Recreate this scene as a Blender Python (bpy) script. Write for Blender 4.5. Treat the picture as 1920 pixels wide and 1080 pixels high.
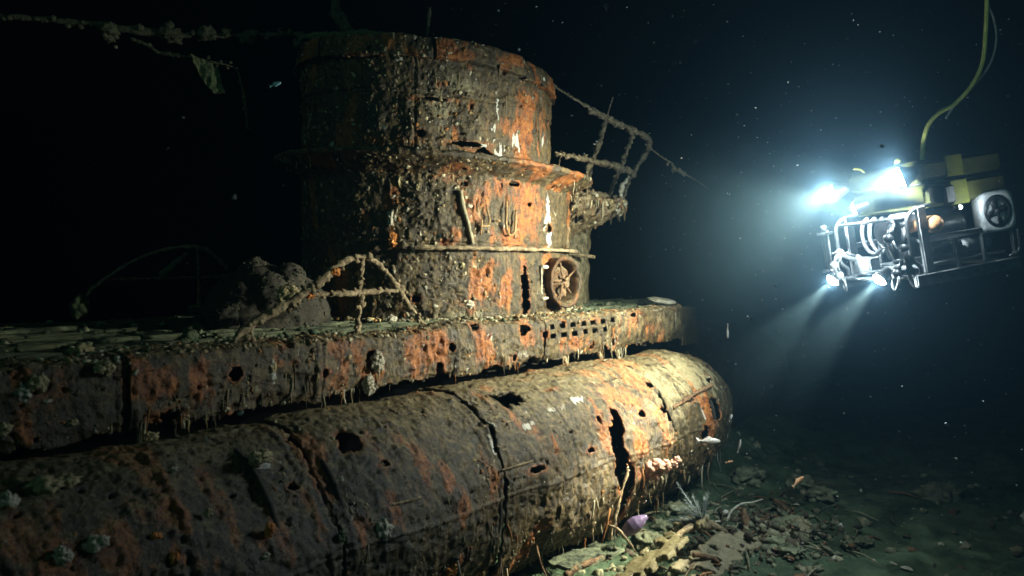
import bpy, bmesh, math, random
import numpy as np
from mathutils import Vector, Matrix

for o in list(bpy.data.objects):
    bpy.data.objects.remove(o)
SC = bpy.context.scene
COL = SC.collection
RAD = math.radians
random.seed(11)
RNG = np.random.default_rng(7)

# light levels
SUN_E = 0.85
P_TOP, P_SMALL, P_LOW = 5200, 600, 4800
H_TOP = 360
LAMP_COL = (1.0, 0.85, 0.63)
HAZE_COL, HAZE_D, HAZE_G = (0.012, 0.026, 0.038, 1), 0.075, 0.6
HAZE_ABS = (0.0, 0.02, 0.02, 1)
CL_BIG, CL_SM = 0.024, 0.075
# ------------------------------------------------------------------ camera
cam_data = bpy.data.cameras.new('camera')
cam = bpy.data.objects.new('camera', cam_data)
COL.objects.link(cam)
cam.location = (0, 0, 0.77)
cam.rotation_euler = (RAD(90), 0, RAD(39.7 - 90))
cam_data.lens = 28
cam_data.sensor_width = 36
cam_data.shift_y = -50 / 1920
cam_data.clip_start = 0.05
cam_data.clip_end = 200
cam_data.dof.use_dof = True
cam_data.dof.focus_distance = 10.5
cam_data.dof.aperture_fstop = 1.2
SC.camera = cam

# ------------------------------------------------------------------ deep water: almost no daylight
world = bpy.data.worlds.new('World')
SC.world = world
world.use_nodes = True
wn = world.node_tree.nodes
wn['Background'].inputs['Color'].default_value = (0.25, 0.55, 0.75, 1)
wn['Background'].inputs['Strength'].default_value = 0.002
sun_data = bpy.data.lights.new('sun', 'SUN')
sun_data.energy = SUN_E
sun_data.color = (0.48, 1.0, 0.76)
sun_data.angle = RAD(50)
sun = bpy.data.objects.new('sun', sun_data)
COL.objects.link(sun)
sun.rotation_euler = Vector((0.88, 0.40, -0.24)).to_track_quat('-Z', 'Y').to_euler()

SC.view_settings.view_transform = 'Standard'
SC.view_settings.look = 'None'
SC.view_settings.exposure = 0.0
SC.view_settings.gamma = 1.0
SC.view_settings.use_curve_mapping = False
SC.render.engine = 'CYCLES'
SC.cycles.use_denoising = True
SC.cycles.max_bounces = 4
SC.cycles.diffuse_bounces = 2
SC.cycles.glossy_bounces = 2
SC.cycles.transmission_bounces = 2
SC.cycles.volume_bounces = 0
SC.cycles.sample_clamp_indirect = 4.0

# ------------------------------------------------------------------ noise
_perm = RNG.permutation(256).astype(np.int32)
_perm = np.concatenate([_perm, _perm, _perm])
_g = RNG.normal(size=(256, 3))
_g = (_g / np.linalg.norm(_g, axis=1)[:, None]).astype(np.float32)


def noise(P, scale=1.0, off=0.0):
    P = np.asarray(P, np.float32) * np.asarray(scale, np.float32) + np.float32(off)
    i = np.floor(P).astype(np.int32)
    f = P - i
    u = f * f * f * (f * (f * 6 - 15) + 10)
    i &= 255
    out = np.zeros(len(P), np.float32)
    for dx in (0, 1):
        wx = u[:, 0] if dx else 1 - u[:, 0]
        hx = _perm[i[:, 0] + dx]
        for dy in (0, 1):
            wy = u[:, 1] if dy else 1 - u[:, 1]
            hy = _perm[hx + i[:, 1] + dy]
            for dz in (0, 1):
                wz = u[:, 2] if dz else 1 - u[:, 2]
                g = _g[_perm[hy + i[:, 2] + dz] & 255]
                d = g[:, 0] * (f[:, 0] - dx) + g[:, 1] * (f[:, 1] - dy) + g[:, 2] * (f[:, 2] - dz)
                out += wx * wy * wz * d
    return out * 1.6


def fbm(P, scale, octv=3, off=0.0, gain=0.5):
    s = 0
    a = 1.0
    k = np.asarray(scale, np.float32)
    for q in range(octv):
        s = s + a * noise(P, k, off + 17.3 * q)
        k = k * 2.03
        a *= gain
    return s


def sstep(x, a, b):
    t = np.clip((x - a) / (b - a), 0, 1)
    return t * t * (3 - 2 * t)


# ------------------------------------------------------------------ object helpers
def tag(o, label=None, cat=None, group=None, kind=None):
    if label:
        o['label'] = label
    if cat:
        o['category'] = cat
    if group:
        o['group'] = group
    if kind:
        o['kind'] = kind
    return o


def empty(name, loc=(0, 0, 0), parent=None):
    o = bpy.data.objects.new(name, None)
    COL.objects.link(o)
    o.location = loc
    o.empty_display_size = 0.2
    if parent:
        o.parent = parent
    return o


def link(name, me, parent=None, loc=None):
    o = bpy.data.objects.new(name, me)
    COL.objects.link(o)
    if parent:
        o.parent = parent
    if loc is not None:
        o.location = loc
    return o


def mesh_np(name, V, quads=None, tris=None, mat=None, col=None, smooth=True, mats=None, midx=None):
    me = bpy.data.meshes.new(name)
    V = np.asarray(V, np.float32)
    me.vertices.add(len(V))
    me.vertices.foreach_set('co', V.ravel())
    loops = []
    starts = []
    tot = 0
    n = 0
    if quads is not None and len(quads):
        q = np.asarray(quads, np.int32)
        loops.append(q.ravel())
        starts.append(np.arange(len(q), dtype=np.int32) * 4)
        tot = q.size
        n += len(q)
    if tris is not None and len(tris):
        t = np.asarray(tris, np.int32)
        loops.append(t.ravel())
        starts.append(tot + np.arange(len(t), dtype=np.int32) * 3)
        n += len(t)
    L = np.concatenate(loops)
    S = np.concatenate(starts)
    me.loops.add(len(L))
    me.loops.foreach_set('vertex_index', L)
    me.polygons.add(n)
    me.polygons.foreach_set('loop_start', S)
    me.update(calc_edges=True)
    me.validate()
    if smooth:
        me.polygons.foreach_set('use_smooth', np.ones(len(me.polygons), bool))
    if mats:
        for m in mats:
            me.materials.append(m)
        if midx is not None:
            me.polygons.foreach_set('material_index', np.asarray(midx, np.int32))
    elif mat:
        me.materials.append(mat)
    if col is not None:
        at = me.attributes.new('wear', 'FLOAT_COLOR', 'POINT')
        at.data.foreach_set('color', np.asarray(col, np.float32).ravel())
    return me


class Acc:
    """collects vertices and faces of one mesh"""

    def __init__(self):
        self.v, self.q, self.t, self.c, self.n = [], [], [], [], 0

    def add(self, V, quads=None, tris=None, col=None):
        V = np.asarray(V, np.float32)
        if quads is not None and len(quads):
            self.q.append(np.asarray(quads, np.int32) + self.n)
        if tris is not None and len(tris):
            self.t.append(np.asarray(tris, np.int32) + self.n)
        self.v.append(V)
        if col is not None:
            c = np.asarray(col, np.float32)
            if c.ndim == 1:
                c = np.tile(c, (len(V), 1))
            self.c.append(c)
        self.n += len(V)
        return self

    def mesh(self, name, mat, smooth=True):
        return mesh_np(name, np.concatenate(self.v), np.concatenate(self.q) if self.q else None,
                       np.concatenate(self.t) if self.t else None, mat,
                       np.concatenate(self.c) if self.c else None, smooth)

    def build(self, name, mat, parent=None, smooth=True, loc=None):
        return link(name, self.mesh(name, mat, smooth), parent, loc)

    # ---- shapes
    def box(self, lo, hi, bevel=0.0, M=None, col=None):
        lo, hi = np.asarray(lo, float), np.asarray(hi, float)
        b = min(bevel, 0.49 * float(np.min(hi - lo)))
        if b <= 0:
            V = np.array([[x, y, z] for x in (lo[0], hi[0]) for y in (lo[1], hi[1]) for z in (lo[2], hi[2])])
            Q = [(0, 1, 3, 2), (4, 6, 7, 5), (0, 4, 5, 1), (2, 3, 7, 6), (0, 2, 6, 4), (1, 5, 7, 3)]
            T = None
        else:
            V = []
            for x in (0, 1):
                for y in (0, 1):
                    for z in (0, 1):
                        c = [hi[k] if q else lo[k] for k, q in enumerate((x, y, z))]
                        sg = [-1 if q else 1 for q in (x, y, z)]
                        for ax in range(3):
                            p = list(c)
                            for k in range(3):
                                if k != ax:
                                    p[k] += sg[k] * b
                            V.append(p)
            V = np.array(V)

            def id(x, y, z, ax):
                return ((x * 2 + y) * 2 + z) * 3 + ax
            Q = []
            for s in (0, 1):
                Q.append([id(s, 0, 0, 0), id(s, 0, 1, 0), id(s, 1, 1, 0), id(s, 1, 0, 0)][::(1 if s == 0 else -1)])
                Q.append([id(0, s, 0, 1), id(1, s, 0, 1), id(1, s, 1, 1), id(0, s, 1, 1)][::(1 if s == 0 else -1)])
                Q.append([id(0, 0, s, 2), id(0, 1, s, 2), id(1, 1, s, 2), id(1, 0, s, 2)][::(1 if s == 0 else -1)])
            T = []
            for x in (0, 1):
                for y in (0, 1):
                    for z in (0, 1):
                        T.append([id(x, y, z, 0), id(x, y, z, 1), id(x, y, z, 2)])
            for p in (0, 1):
                for q in (0, 1):
                    Q.append([id(0, p, q, 1), id(1, p, q, 1), id(1, p, q, 2), id(0, p, q, 2)])
                    Q.append([id(p, 0, q, 0), id(p, 1, q, 0), id(p, 1, q, 2), id(p, 0, q, 2)])
                    Q.append([id(p, q, 0, 0), id(p, q, 1, 0), id(p, q, 1, 1), id(p, q, 0, 1)])
        if M is not None:
            V = (np.array(M)[:3, :3] @ V.T).T + np.array(M)[:3, 3]
        return self.add(V, Q, T, col)

    def tube(self, pts, r, seg=8, step=None, rough=0.0, rs=6.0, closed=False, col=None, seed=0.0, caps=True):
        P = path(pts, step, closed) if step else np.asarray(pts, float)
        n = len(P)
        r = np.interp(np.linspace(0, 1, n), np.linspace(0, 1, len(np.atleast_1d(r))), np.atleast_1d(r))
        T = np.gradient(P, axis=0)
        if closed:
            T = np.roll(P, -1, 0) - np.roll(P, 1, 0)
        T /= np.linalg.norm(T, axis=1)[:, None] + 1e-9
        up = np.array([0.13, 0.21, 0.97])
        if abs(T[0] @ up) > 0.9:
            up = np.array([0.97, 0.2, 0.1])
        A = np.zeros((n, 3))
        prev = np.cross(T[0], up)
        for i in range(n):
            a = prev - T[i] * (prev @ T[i])
            a /= np.linalg.norm(a) + 1e-9
            A[i] = a
            prev = a
        B = np.cross(T, A)
        th = np.arange(seg) / seg * 2 * math.pi
        ring = A[:, None, :] * np.cos(th)[None, :, None] + B[:, None, :] * np.sin(th)[None, :, None]
        R = np.repeat(r[:, None], seg, 1)
        V0 = P[:, None, :] + ring * R[:, :, None]
        if rough:
            q = fbm(V0.reshape(-1, 3), rs, 3, seed).reshape(n, seg)
            q2 = np.maximum(noise(V0.reshape(-1, 3), rs * 0.35, seed + 5).reshape(n, seg), -0.1)
            V0 = P[:, None, :] + ring * (R * (1 + rough * q + rough * 1.3 * q2))[:, :, None]
        V = V0.reshape(-1, 3)
        m = n if closed else n - 1
        i, j = np.meshgrid(np.arange(m), np.arange(seg), indexing='ij')
        i2 = (i + 1) % n
        j2 = (j + 1) % seg
        Q = np.stack([i * seg + j, i * seg + j2, i2 * seg + j2, i2 * seg + j], -1).reshape(-1, 4)
        Tr = None
        if caps and not closed:
            V = np.vstack([V, P[:1], P[-1:]])
            c0, c1 = n * seg, n * seg + 1
            jj = np.arange(seg)
            Tr = np.vstack([np.stack([np.full(seg, c0), (jj + 1) % seg, jj], -1),
                            np.stack([np.full(seg, c1), (n - 1) * seg + jj, (n - 1) * seg + (jj + 1) % seg], -1)])
        return self.add(V, Q, Tr, col)

    def blob(self, c, r, amp=0.3, freq=2.0, sub=3, seed=0.0, M=None, col=None):
        V, F = ico(sub)
        r = np.ones(3) * np.asarray(r, float)
        d = 1 + amp * fbm(V, freq, 3, seed)
        W = V * d[:, None] * r
        if M is not None:
            W = (np.array(M)[:3, :3] @ W.T).T
        return self.add(W + np.asarray(c), None, F, col)

    def lathe(self, prof, seg=24, M=None, col=None, arc=2 * math.pi):
        """prof: (radius, height) pairs about z"""
        pr = np.asarray(prof, float)
        n = len(pr)
        full = arc > 6.28
        ns = seg if full else seg + 1
        th = np.arange(ns) / seg * arc
        V = np.stack([pr[:, None, 0] * np.cos(th), pr[:, None, 0] * np.sin(th), np.repeat(pr[:, 1:2], ns, 1)], -1).reshape(-1, 3)
        i, j = np.meshgrid(np.arange(n - 1), np.arange(seg), indexing='ij')
        j2 = (j + 1) % ns
        Q = np.stack([i * ns + j, i * ns + j2, (i + 1) * ns + j2, (i + 1) * ns + j], -1).reshape(-1, 4)
        if M is not None:
            V = (np.array(M)[:3, :3] @ V.T).T + np.array(M)[:3, 3]
        return self.add(V, Q, None, col)


_ico = {}


def ico(sub):
    if sub not in _ico:
        bm = bmesh.new()
        bmesh.ops.create_icosphere(bm, subdivisions=sub, radius=1)
        bm.verts.ensure_lookup_table()
        V = np.array([v.co[:] for v in bm.verts])
        F = np.array([[v.index for v in f.verts] for f in bm.faces])
        bm.free()
        _ico[sub] = (V, F)
    return _ico[sub]


def path(pts, step=0.03, closed=False):
    """smooth curve through the points, resampled"""
    P = np.asarray(pts, float)
    if len(P) == 2 and not closed:
        n = max(2, int(np.linalg.norm(P[1] - P[0]) / step))
        return P[0] + (P[1] - P[0]) * np.linspace(0, 1, n)[:, None]
    if closed:
        Q = np.vstack([P[-1:], P, P[:2]])
    else:
        Q = np.vstack([2 * P[0] - P[1], P, 2 * P[-1] - P[-2]])
    out = []
    for k in range(len(Q) - 3):
        p0, p1, p2, p3 = Q[k:k + 4]
        n = max(2, int(np.linalg.norm(p2 - p1) / step))
        t = np.linspace(0, 1, n, endpoint=False)[:, None]
        out.append(0.5 * (2 * p1 + (p2 - p0) * t + (2 * p0 - 5 * p1 + 4 * p2 - p3) * t ** 2 + (3 * p1 - p0 - 3 * p2 + p3) * t ** 3))
    if not closed:
        out.append(P[-1:])
    return np.vstack(out)


def basis(normal, up=(0, 0, 1)):
    """matrix whose z axis is the normal"""
    z = Vector(normal).normalized()
    x = Vector(up).cross(z)
    if x.length < 1e-4:
        x = Vector((1, 0, 0))
    x.normalize()
    y = z.cross(x)
    return Matrix((x, y, z)).transposed().to_4x4()


def place(M, loc):
    M = M.copy()
    M.translation = loc
    return M


# ------------------------------------------------------------------ plates: displaced sheets with holes and edges
def sheet(B, disp, keep, wear, thick=0.015, closed=False):
    """B: (nu,nv,3) base grid -> V, quads, colours; keep: bool per vertex; edges are turned inward to show plate thickness"""
    nu, nv, _ = B.shape
    if closed:
        du = np.roll(B, -1, 0) - np.roll(B, 1, 0)
    else:
        du = np.gradient(B, axis=0)
    dv = np.gradient(B, axis=1)
    N = np.cross(du, dv)
    N /= np.linalg.norm(N, axis=2)[:, :, None] + 1e-9
    V = B + N * disp[:, :, None]
    mu = nu if closed else nu - 1
    i, j = np.meshgrid(np.arange(mu), np.arange(nv - 1), indexing='ij')
    i2 = (i + 1) % nu
    Q = np.stack([i * nv + j, i2 * nv + j, i2 * nv + j + 1, i * nv + j + 1], -1).reshape(-1, 4)
    kf = keep.ravel()[Q].all(1)
    Q = Q[kf]
    E = np.vstack([Q[:, [0, 1]], Q[:, [1, 2]], Q[:, [2, 3]], Q[:, [3, 0]]]).astype(np.int64)
    key = np.minimum(E[:, 0], E[:, 1]) * (nu * nv) + np.maximum(E[:, 0], E[:, 1])
    u, inv, cnt = np.unique(key, return_inverse=True, return_counts=True)
    bE = E[cnt[inv] == 1]
    Vf = V.reshape(-1, 3)
    bv, binv = np.unique(bE.ravel(), return_inverse=True)
    binv = binv.reshape(-1, 2)
    base = len(Vf)
    V2 = Vf[bv] - N.reshape(-1, 3)[bv] * thick
    Q2 = np.stack([bE[:, 1], bE[:, 0], base + binv[:, 0], base + binv[:, 1]], -1)
    Vall = np.vstack([Vf, V2])
    W = wear.reshape(-1, 4)
    Wall = np.vstack([W, W[bv]])
    Qall = np.vstack([Q, Q2])
    used = np.unique(Qall)
    remap = np.full(len(Vall), -1, np.int64)
    remap[used] = np.arange(len(used))
    return Vall[used], remap[Qall], Wall[used], N.reshape(-1, 3)


def patches(P, lst, axis='wall', seed=0.0, soft=0.55, freq=6.0):
    """irregular stain mask from (centre, half width, half height, strength)"""
    m = np.zeros(len(P), np.float32)
    n = fbm(P, np.array([1, .42, .42] if axis == 'tank' else [1, 1, .34]) * freq * 1.25, 4, seed, 0.6)
    for c, rh, rv, st in lst:
        d = P - np.asarray(c, np.float32)
        if axis == 'tank':
            h = np.abs(d[:, 0])
            v = np.hypot(d[:, 1], d[:, 2])
        else:
            h = np.hypot(d[:, 0], d[:, 1])
            v = np.abs(d[:, 2])
        k = 1 - np.sqrt((h / rh) ** 2 + (v / rv) ** 2)
        val = sstep(k + soft * n, -0.25, 0.7) * st
        val[k < -1.2] = 0
        m = np.maximum(m, val) if st > 0 else m
    return m


def holes(P, lst, axis='wall', seed=3.0, soft=0.22, freq=9.0):
    k = np.ones(len(P), bool)
    lip = np.zeros(len(P), np.float32)
    n = fbm(P, freq, 2, seed)
    for c, rh, rv in lst:
        d = P - np.asarray(c, np.float32)
        if axis == 'tank':
            h = np.abs(d[:, 0])
            v = np.hypot(d[:, 1], d[:, 2])
        else:
            h = np.hypot(d[:, 0], d[:, 1])
            v = np.abs(d[:, 2])
        e = 1 - np.sqrt((h / rh) ** 2 + (v / rv) ** 2) + soft * n
        k &= e < 0
        m = min(rh, rv)
        lip = np.maximum(lip, np.clip(1 + e * m / 0.05, 0, 1) * (e < 0.2))
    return k, lip


# ------------------------------------------------------------------ materials
def new_mat(name):
    m = bpy.data.materials.new(name)
    m.use_nodes = True
    nt = m.node_tree
    return m, nt, nt.nodes['Principled BSDF']


def ramp(nt, fac, stops):
    r = nt.nodes.new('ShaderNodeValToRGB')
    el = r.color_ramp.elements
    while len(el) < len(stops):
        el.new(0.5)
    for e, (p, c) in zip(el, stops):
        e.position = p
        e.color = (*c, 1)
    nt.links.new(fac, r.inputs['Fac'])
    return r.outputs['Color']


def nz(nt, scale, detail=4, rough=0.6, vec=None, dist=0.0):
    n = nt.nodes.new('ShaderNodeTexNoise')
    n.inputs['Scale'].default_value = scale
    n.inputs['Detail'].default_value = detail
    n.inputs['Roughness'].default_value = rough
    n.inputs['Distortion'].default_value = dist
    if vec is not None:
        nt.links.new(vec, n.inputs['Vector'])
    return n.outputs['Fac']


def mth(nt, op, a, b=None, c=None, clamp=False):
    n = nt.nodes.new('ShaderNodeMath')
    n.operation = op
    n.use_clamp = clamp
    for k, v in enumerate((a, b, c)):
        if v is None:
            continue
        if isinstance(v, (int, float)):
            n.inputs[k].default_value = v
        else:
            nt.links.new(v, n.inputs[k])
    return n.outputs[0]


def mix(nt, fac, a, b):
    n = nt.nodes.new('ShaderNodeMix')
    n.data_type = 'RGBA'
    for k, v in ((0, fac), (6, a), (7, b)):
        if isinstance(v, (int, float)):
            n.inputs[k].default_value = v
        elif isinstance(v, tuple):
            n.inputs[k].default_value = (*v, 1)
        else:
            nt.links.new(v, n.inputs[k])
    return n.outputs[2]


def smooth(nt, x, a, b):
    n = nt.nodes.new('ShaderNodeMapRange')
    n.interpolation_type = 'SMOOTHSTEP'
    n.inputs[1].default_value = a
    n.inputs[2].default_value = b
    nt.links.new(x, n.inputs[0])
    return n.outputs[0]


def mapping(nt, scale):
    tc = nt.nodes.new('ShaderNodeTexCoord')
    mp = nt.nodes.new('ShaderNodeMapping')
    mp.inputs['Scale'].default_value = scale
    nt.links.new(tc.outputs['Object'], mp.inputs['Vector'])
    return mp.outputs['Vector']


def bump(nt, bsdf, h, strength=0.5, dist=0.02):
    b = nt.nodes.new('ShaderNodeBump')
    b.inputs['Strength'].default_value = strength
    b.inputs['Distance'].default_value = dist
    nt.links.new(h, b.inputs['Height'])
    nt.links.new(b.outputs['Normal'], bsdf.inputs['Normal'])


def wreck_material(name, steel=((0.011, 0.008, 0.004), (0.056, 0.038, 0.014), (0.17, 0.122, 0.044)), silt=(0.30, 0.26, 0.16), silt_amt=0.5):
    m, nt, b = new_mat(name)
    at = nt.nodes.new('ShaderNodeAttribute')
    at.attribute_name = 'wear'
    sep = nt.nodes.new('ShaderNodeSeparateColor')
    nt.links.new(at.outputs['Color'], sep.inputs[0])
    R, G, Bc, A = sep.outputs[0], sep.outputs[1], sep.outputs[2], at.outputs['Alpha']
    v1 = mapping(nt, (1, 1, 1))
    vs = mapping(nt, (2.2, 2.2, 0.45))
    n_big = nz(nt, 2.6, 5, 0.65, v1)
    n_mid = nz(nt, 11, 6, 0.7, v1)
    n_fine = nz(nt, 55, 4, 0.7, v1)
    n_str = nz(nt, 5.0, 5, 0.65, vs, 0.4)
    n_vf = nz(nt, 120, 3, 0.7, v1)
    base = ramp(nt, mth(nt, 'ADD', mth(nt, 'ADD', mth(nt, 'MULTIPLY', n_mid, 0.4), mth(nt, 'MULTIPLY', n_str, 0.3)), mth(nt, 'MULTIPLY', mth(nt, 'ADD', n_fine, n_vf), 0.15)),
                [(0.40, steel[0]), (0.50, steel[1]), (0.60, steel[2])])
    # rust
    rc = ramp(nt, mth(nt, 'ADD', mth(nt, 'MULTIPLY', n_mid, 0.55), mth(nt, 'MULTIPLY', n_fine, 0.45)),
              [(0.33, (0.030, 0.013, 0.006)), (0.43, (0.14, 0.036, 0.009)), (0.53, (0.32, 0.10, 0.016)), (0.70, (0.48, 0.21, 0.045))])
    rf = mth(nt, 'ADD', R, mth(nt, 'MULTIPLY', mth(nt, 'SUBTRACT', n_str, 0.5), 1.5))
    rf = smooth(nt, mth(nt, 'ADD', rf, mth(nt, 'MULTIPLY', mth(nt, 'SUBTRACT', n_fine, 0.5), 1.7)), 0.2, 1.05)
    stain = smooth(nt, mth(nt, 'ADD', R, mth(nt, 'MULTIPLY', mth(nt, 'SUBTRACT', n_str, 0.42), 1.7)), 0.0, 1.0)
    base = mix(nt, mth(nt, 'MULTIPLY', stain, 0.75), base, ramp(nt, n_mid, [(0.35, (0.035, 0.016, 0.008)), (0.62, (0.15, 0.07, 0.026))]))
    # dark brown crust, in places also painted-in shade
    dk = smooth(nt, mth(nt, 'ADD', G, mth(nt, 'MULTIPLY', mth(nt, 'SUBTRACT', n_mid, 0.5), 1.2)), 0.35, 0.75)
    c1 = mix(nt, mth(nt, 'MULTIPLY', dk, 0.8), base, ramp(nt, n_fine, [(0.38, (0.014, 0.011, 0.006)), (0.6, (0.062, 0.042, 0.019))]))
    c2 = mix(nt, rf, c1, rc)
    # silt lying on upward faces
    geo = nt.nodes.new('ShaderNodeNewGeometry')
    sx = nt.nodes.new('ShaderNodeSeparateXYZ')
    nt.links.new(geo.outputs['Normal'], sx.inputs[0])
    upf = mth(nt, 'MULTIPLY', smooth(nt, sx.outputs[2], 0.25, 0.95), silt_amt)
    sf = mth(nt, 'ADD', mth(nt, 'MAXIMUM', upf, A), mth(nt, 'MULTIPLY', mth(nt, 'SUBTRACT', n_mid, 0.5), 1.1))
    sf = smooth(nt, mth(nt, 'ADD', sf, mth(nt, 'MULTIPLY', mth(nt, 'SUBTRACT', n_fine, 0.5), 0.5)), 0.25, 0.9)
    sc = mix(nt, n_fine, tuple(k * 0.62 for k in silt), tuple(min(1, k * 1.35) for k in silt))
    c3 = mix(nt, sf, c2, sc)
    # white lime crust
    wf = smooth(nt, mth(nt, 'ADD', Bc, mth(nt, 'MULTIPLY', mth(nt, 'SUBTRACT', n_fine, 0.5), 1.1)), 0.35, 0.6)
    c4 = mix(nt, wf, c3, mix(nt, n_mid, (0.34, 0.33, 0.28), (0.66, 0.65, 0.6)))
    # small pale specks of settled growth
    sp = smooth(nt, nz(nt, 38, 2, 0.5, v1), 0.70, 0.75)
    c5 = mix(nt, mth(nt, 'MULTIPLY', sp, 0.65), c4, (0.42, 0.38, 0.28))
    nt.links.new(c5, b.inputs['Base Color'])
    b.inputs['Roughness'].default_value = 0.72
    nt.links.new(mth(nt, 'MULTIPLY_ADD', n_mid, 0.55, 0.26), b.inputs['Roughness'])
    b.inputs['Specular IOR Level'].default_value = 0.5
    h = mth(nt, 'ADD', mth(nt, 'MULTIPLY', n_mid, 0.4), mth(nt, 'MULTIPLY', n_fine, 0.5))
    bump(nt, b, h, 0.85, 0.035)
    return m


def simple_mat(name, c0, c1, scale=8, rough=0.8, metal=0.0, bmp=0.4, bd=0.01, spec=0.3, lo=0.35, hi=0.65):
    m, nt, b = new_mat(name)
    v = mapping(nt, (1, 1, 1))
    n = nz(nt, scale, 5, 0.65, v)
    nt.links.new(ramp(nt, n, [(lo, c0), (hi, c1)]), b.inputs['Base Color'])
    b.inputs['Roughness'].default_value = rough
    b.inputs['Metallic'].default_value = metal
    b.inputs['Specular IOR Level'].default_value = spec
    if bmp:
        bump(nt, b, nz(nt, scale * 3, 4, 0.6, v), bmp, bd)
    return m


def crust_material(name):
    """colour comes from the growth itself (wear attribute = plain colour)"""
    m, nt, b = new_mat(name)
    at = nt.nodes.new('ShaderNodeAttribute')
    at.attribute_name = 'wear'
    v = mapping(nt, (1, 1, 1))
    n = nz(nt, 45, 4, 0.7, v)
    c = mix(nt, smooth(nt, n, 0.35, 0.65), (0.05, 0.04, 0.03), at.outputs['Color'])
    nt.links.new(mix(nt, 0.72, c, at.outputs['Color']), b.inputs['Base Color'])
    b.inputs['Roughness'].default_value = 0.85
    b.inputs['Specular IOR Level'].default_value = 0.25
    bump(nt, b, n, 0.6, 0.012)
    return m


M_TOWER = wreck_material('tower_plate')
M_TANK = wreck_material('tank_plate', silt=(0.27, 0.225, 0.125), silt_amt=0.5)
M_CASE = wreck_material('casing_plate', silt=(0.27, 0.22, 0.125), silt_amt=0.5)
M_CRUST = crust_material('encrusting_life')
M_RAIL = simple_mat('crusted_rail', (0.10, 0.068, 0.038), (0.40, 0.31, 0.19), 20, 0.9, 0, 0.8, 0.02)
M_RAILDARK = simple_mat('rusted_rail', (0.07, 0.035, 0.02), (0.24, 0.15, 0.08), 14, 0.9, 0, 0.8, 0.02)
M_PLANK = simple_mat('rotten_plank', (0.022, 0.03, 0.02), (0.14, 0.15, 0.09), 9, 0.9, 0, 0.9, 0.02)
M_MUD = simple_mat('seabed_silt', (0.028, 0.045, 0.026), (0.09, 0.125, 0.07), 2.2, 0.95, 0, 0.8, 0.03, 0.15)
M_DARK = simple_mat('dark_hull', (0.02, 0.018, 0.015), (0.06, 0.05, 0.035), 4, 0.9)
M_WHITE = simple_mat('pale_sponge', (0.28, 0.25, 0.18), (0.58, 0.53, 0.43), 26, 0.8, 0, 0.8, 0.015)
M_YELLOW = simple_mat('ochre_sponge', (0.22, 0.17, 0.08), (0.50, 0.42, 0.25), 26, 0.8, 0, 0.8, 0.015)
M_ORANGE = simple_mat('orange_sponge', (0.42, 0.11, 0.02), (0.75, 0.32, 0.09), 26, 0.7, 0, 0.6, 0.01)
M_PINK = simple_mat('pink_coral', (0.36, 0.17, 0.12), (0.58, 0.36, 0.27), 18, 0.75, 0, 0.5, 0.01)
M_GREEN = simple_mat('green_growth', (0.03, 0.045, 0.024), (0.16, 0.19, 0.10), 22, 0.9, 0, 0.9, 0.02)

# ================================================================== seabed and water
def seabed():
    def height(X, Y):
        P = np.stack([X.ravel(), Y.ravel(), np.zeros(X.size)], -1)
        h = 0.16 * fbm(P, 0.35, 3, 2.0) + 0.05 * fbm(P, 1.7, 3, 9.0) + 0.032 * fbm(P, 6.0, 4, 4.0)
        h -= 0.03 * sstep(np.abs(noise(P, 2.6, 40)), 0.0, 0.12) - 0.03
        h += 0.35 * np.exp(-((P[:, 1] - 6.6) / 0.9) ** 2)
        h += 0.55 * sstep(np.hypot(P[:, 0] - 9, P[:, 1] - 4), 9, 30)
        return (-2.9 + h).reshape(X.shape)
    x = np.concatenate([np.linspace(-60, -3, 40, endpoint=False), np.linspace(-3, 17, 430, endpoint=False), np.linspace(17, 90, 50)])
    y = np.concatenate([np.linspace(-60, -2, 40, endpoint=False), np.linspace(-2, 9, 240, endpoint=False), np.linspace(9, 90, 50)])
    X, Y = np.meshgrid(x, y, indexing='ij')
    V = np.stack([X, Y, height(X, Y)], -1).reshape(-1, 3)
    nu, nv = X.shape
    i, j = np.meshgrid(np.arange(nu - 1), np.arange(nv - 1), indexing='ij')
    Q = np.stack([i * nv + j, (i + 1) * nv + j, (i + 1) * nv + j + 1, i * nv + j + 1], -1).reshape(-1, 4)
    o = link('seabed', mesh_np('seabed', V, Q, None, M_MUD))
    tag(o, 'greenish silt seabed beside the wreck', kind='structure')
    return height


GROUND = seabed()


def gz(x, y):
    return float(GROUND(np.array([[x]], float), np.array([[y]], float))[0, 0])


# ================================================================== scatter helpers
CRUST = np.array([(0.46, 0.40, 0.27), (0.30, 0.22, 0.12), (0.46, 0.42, 0.33), (0.30, 0.13, 0.04), (0.16, 0.15, 0.09),
                  (0.12, 0.08, 0.05), (0.40, 0.30, 0.14)])
CRUSTW = np.array([0.2, 0.2, 0.07, 0.15, 0.16, 0.16, 0.06])


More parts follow.
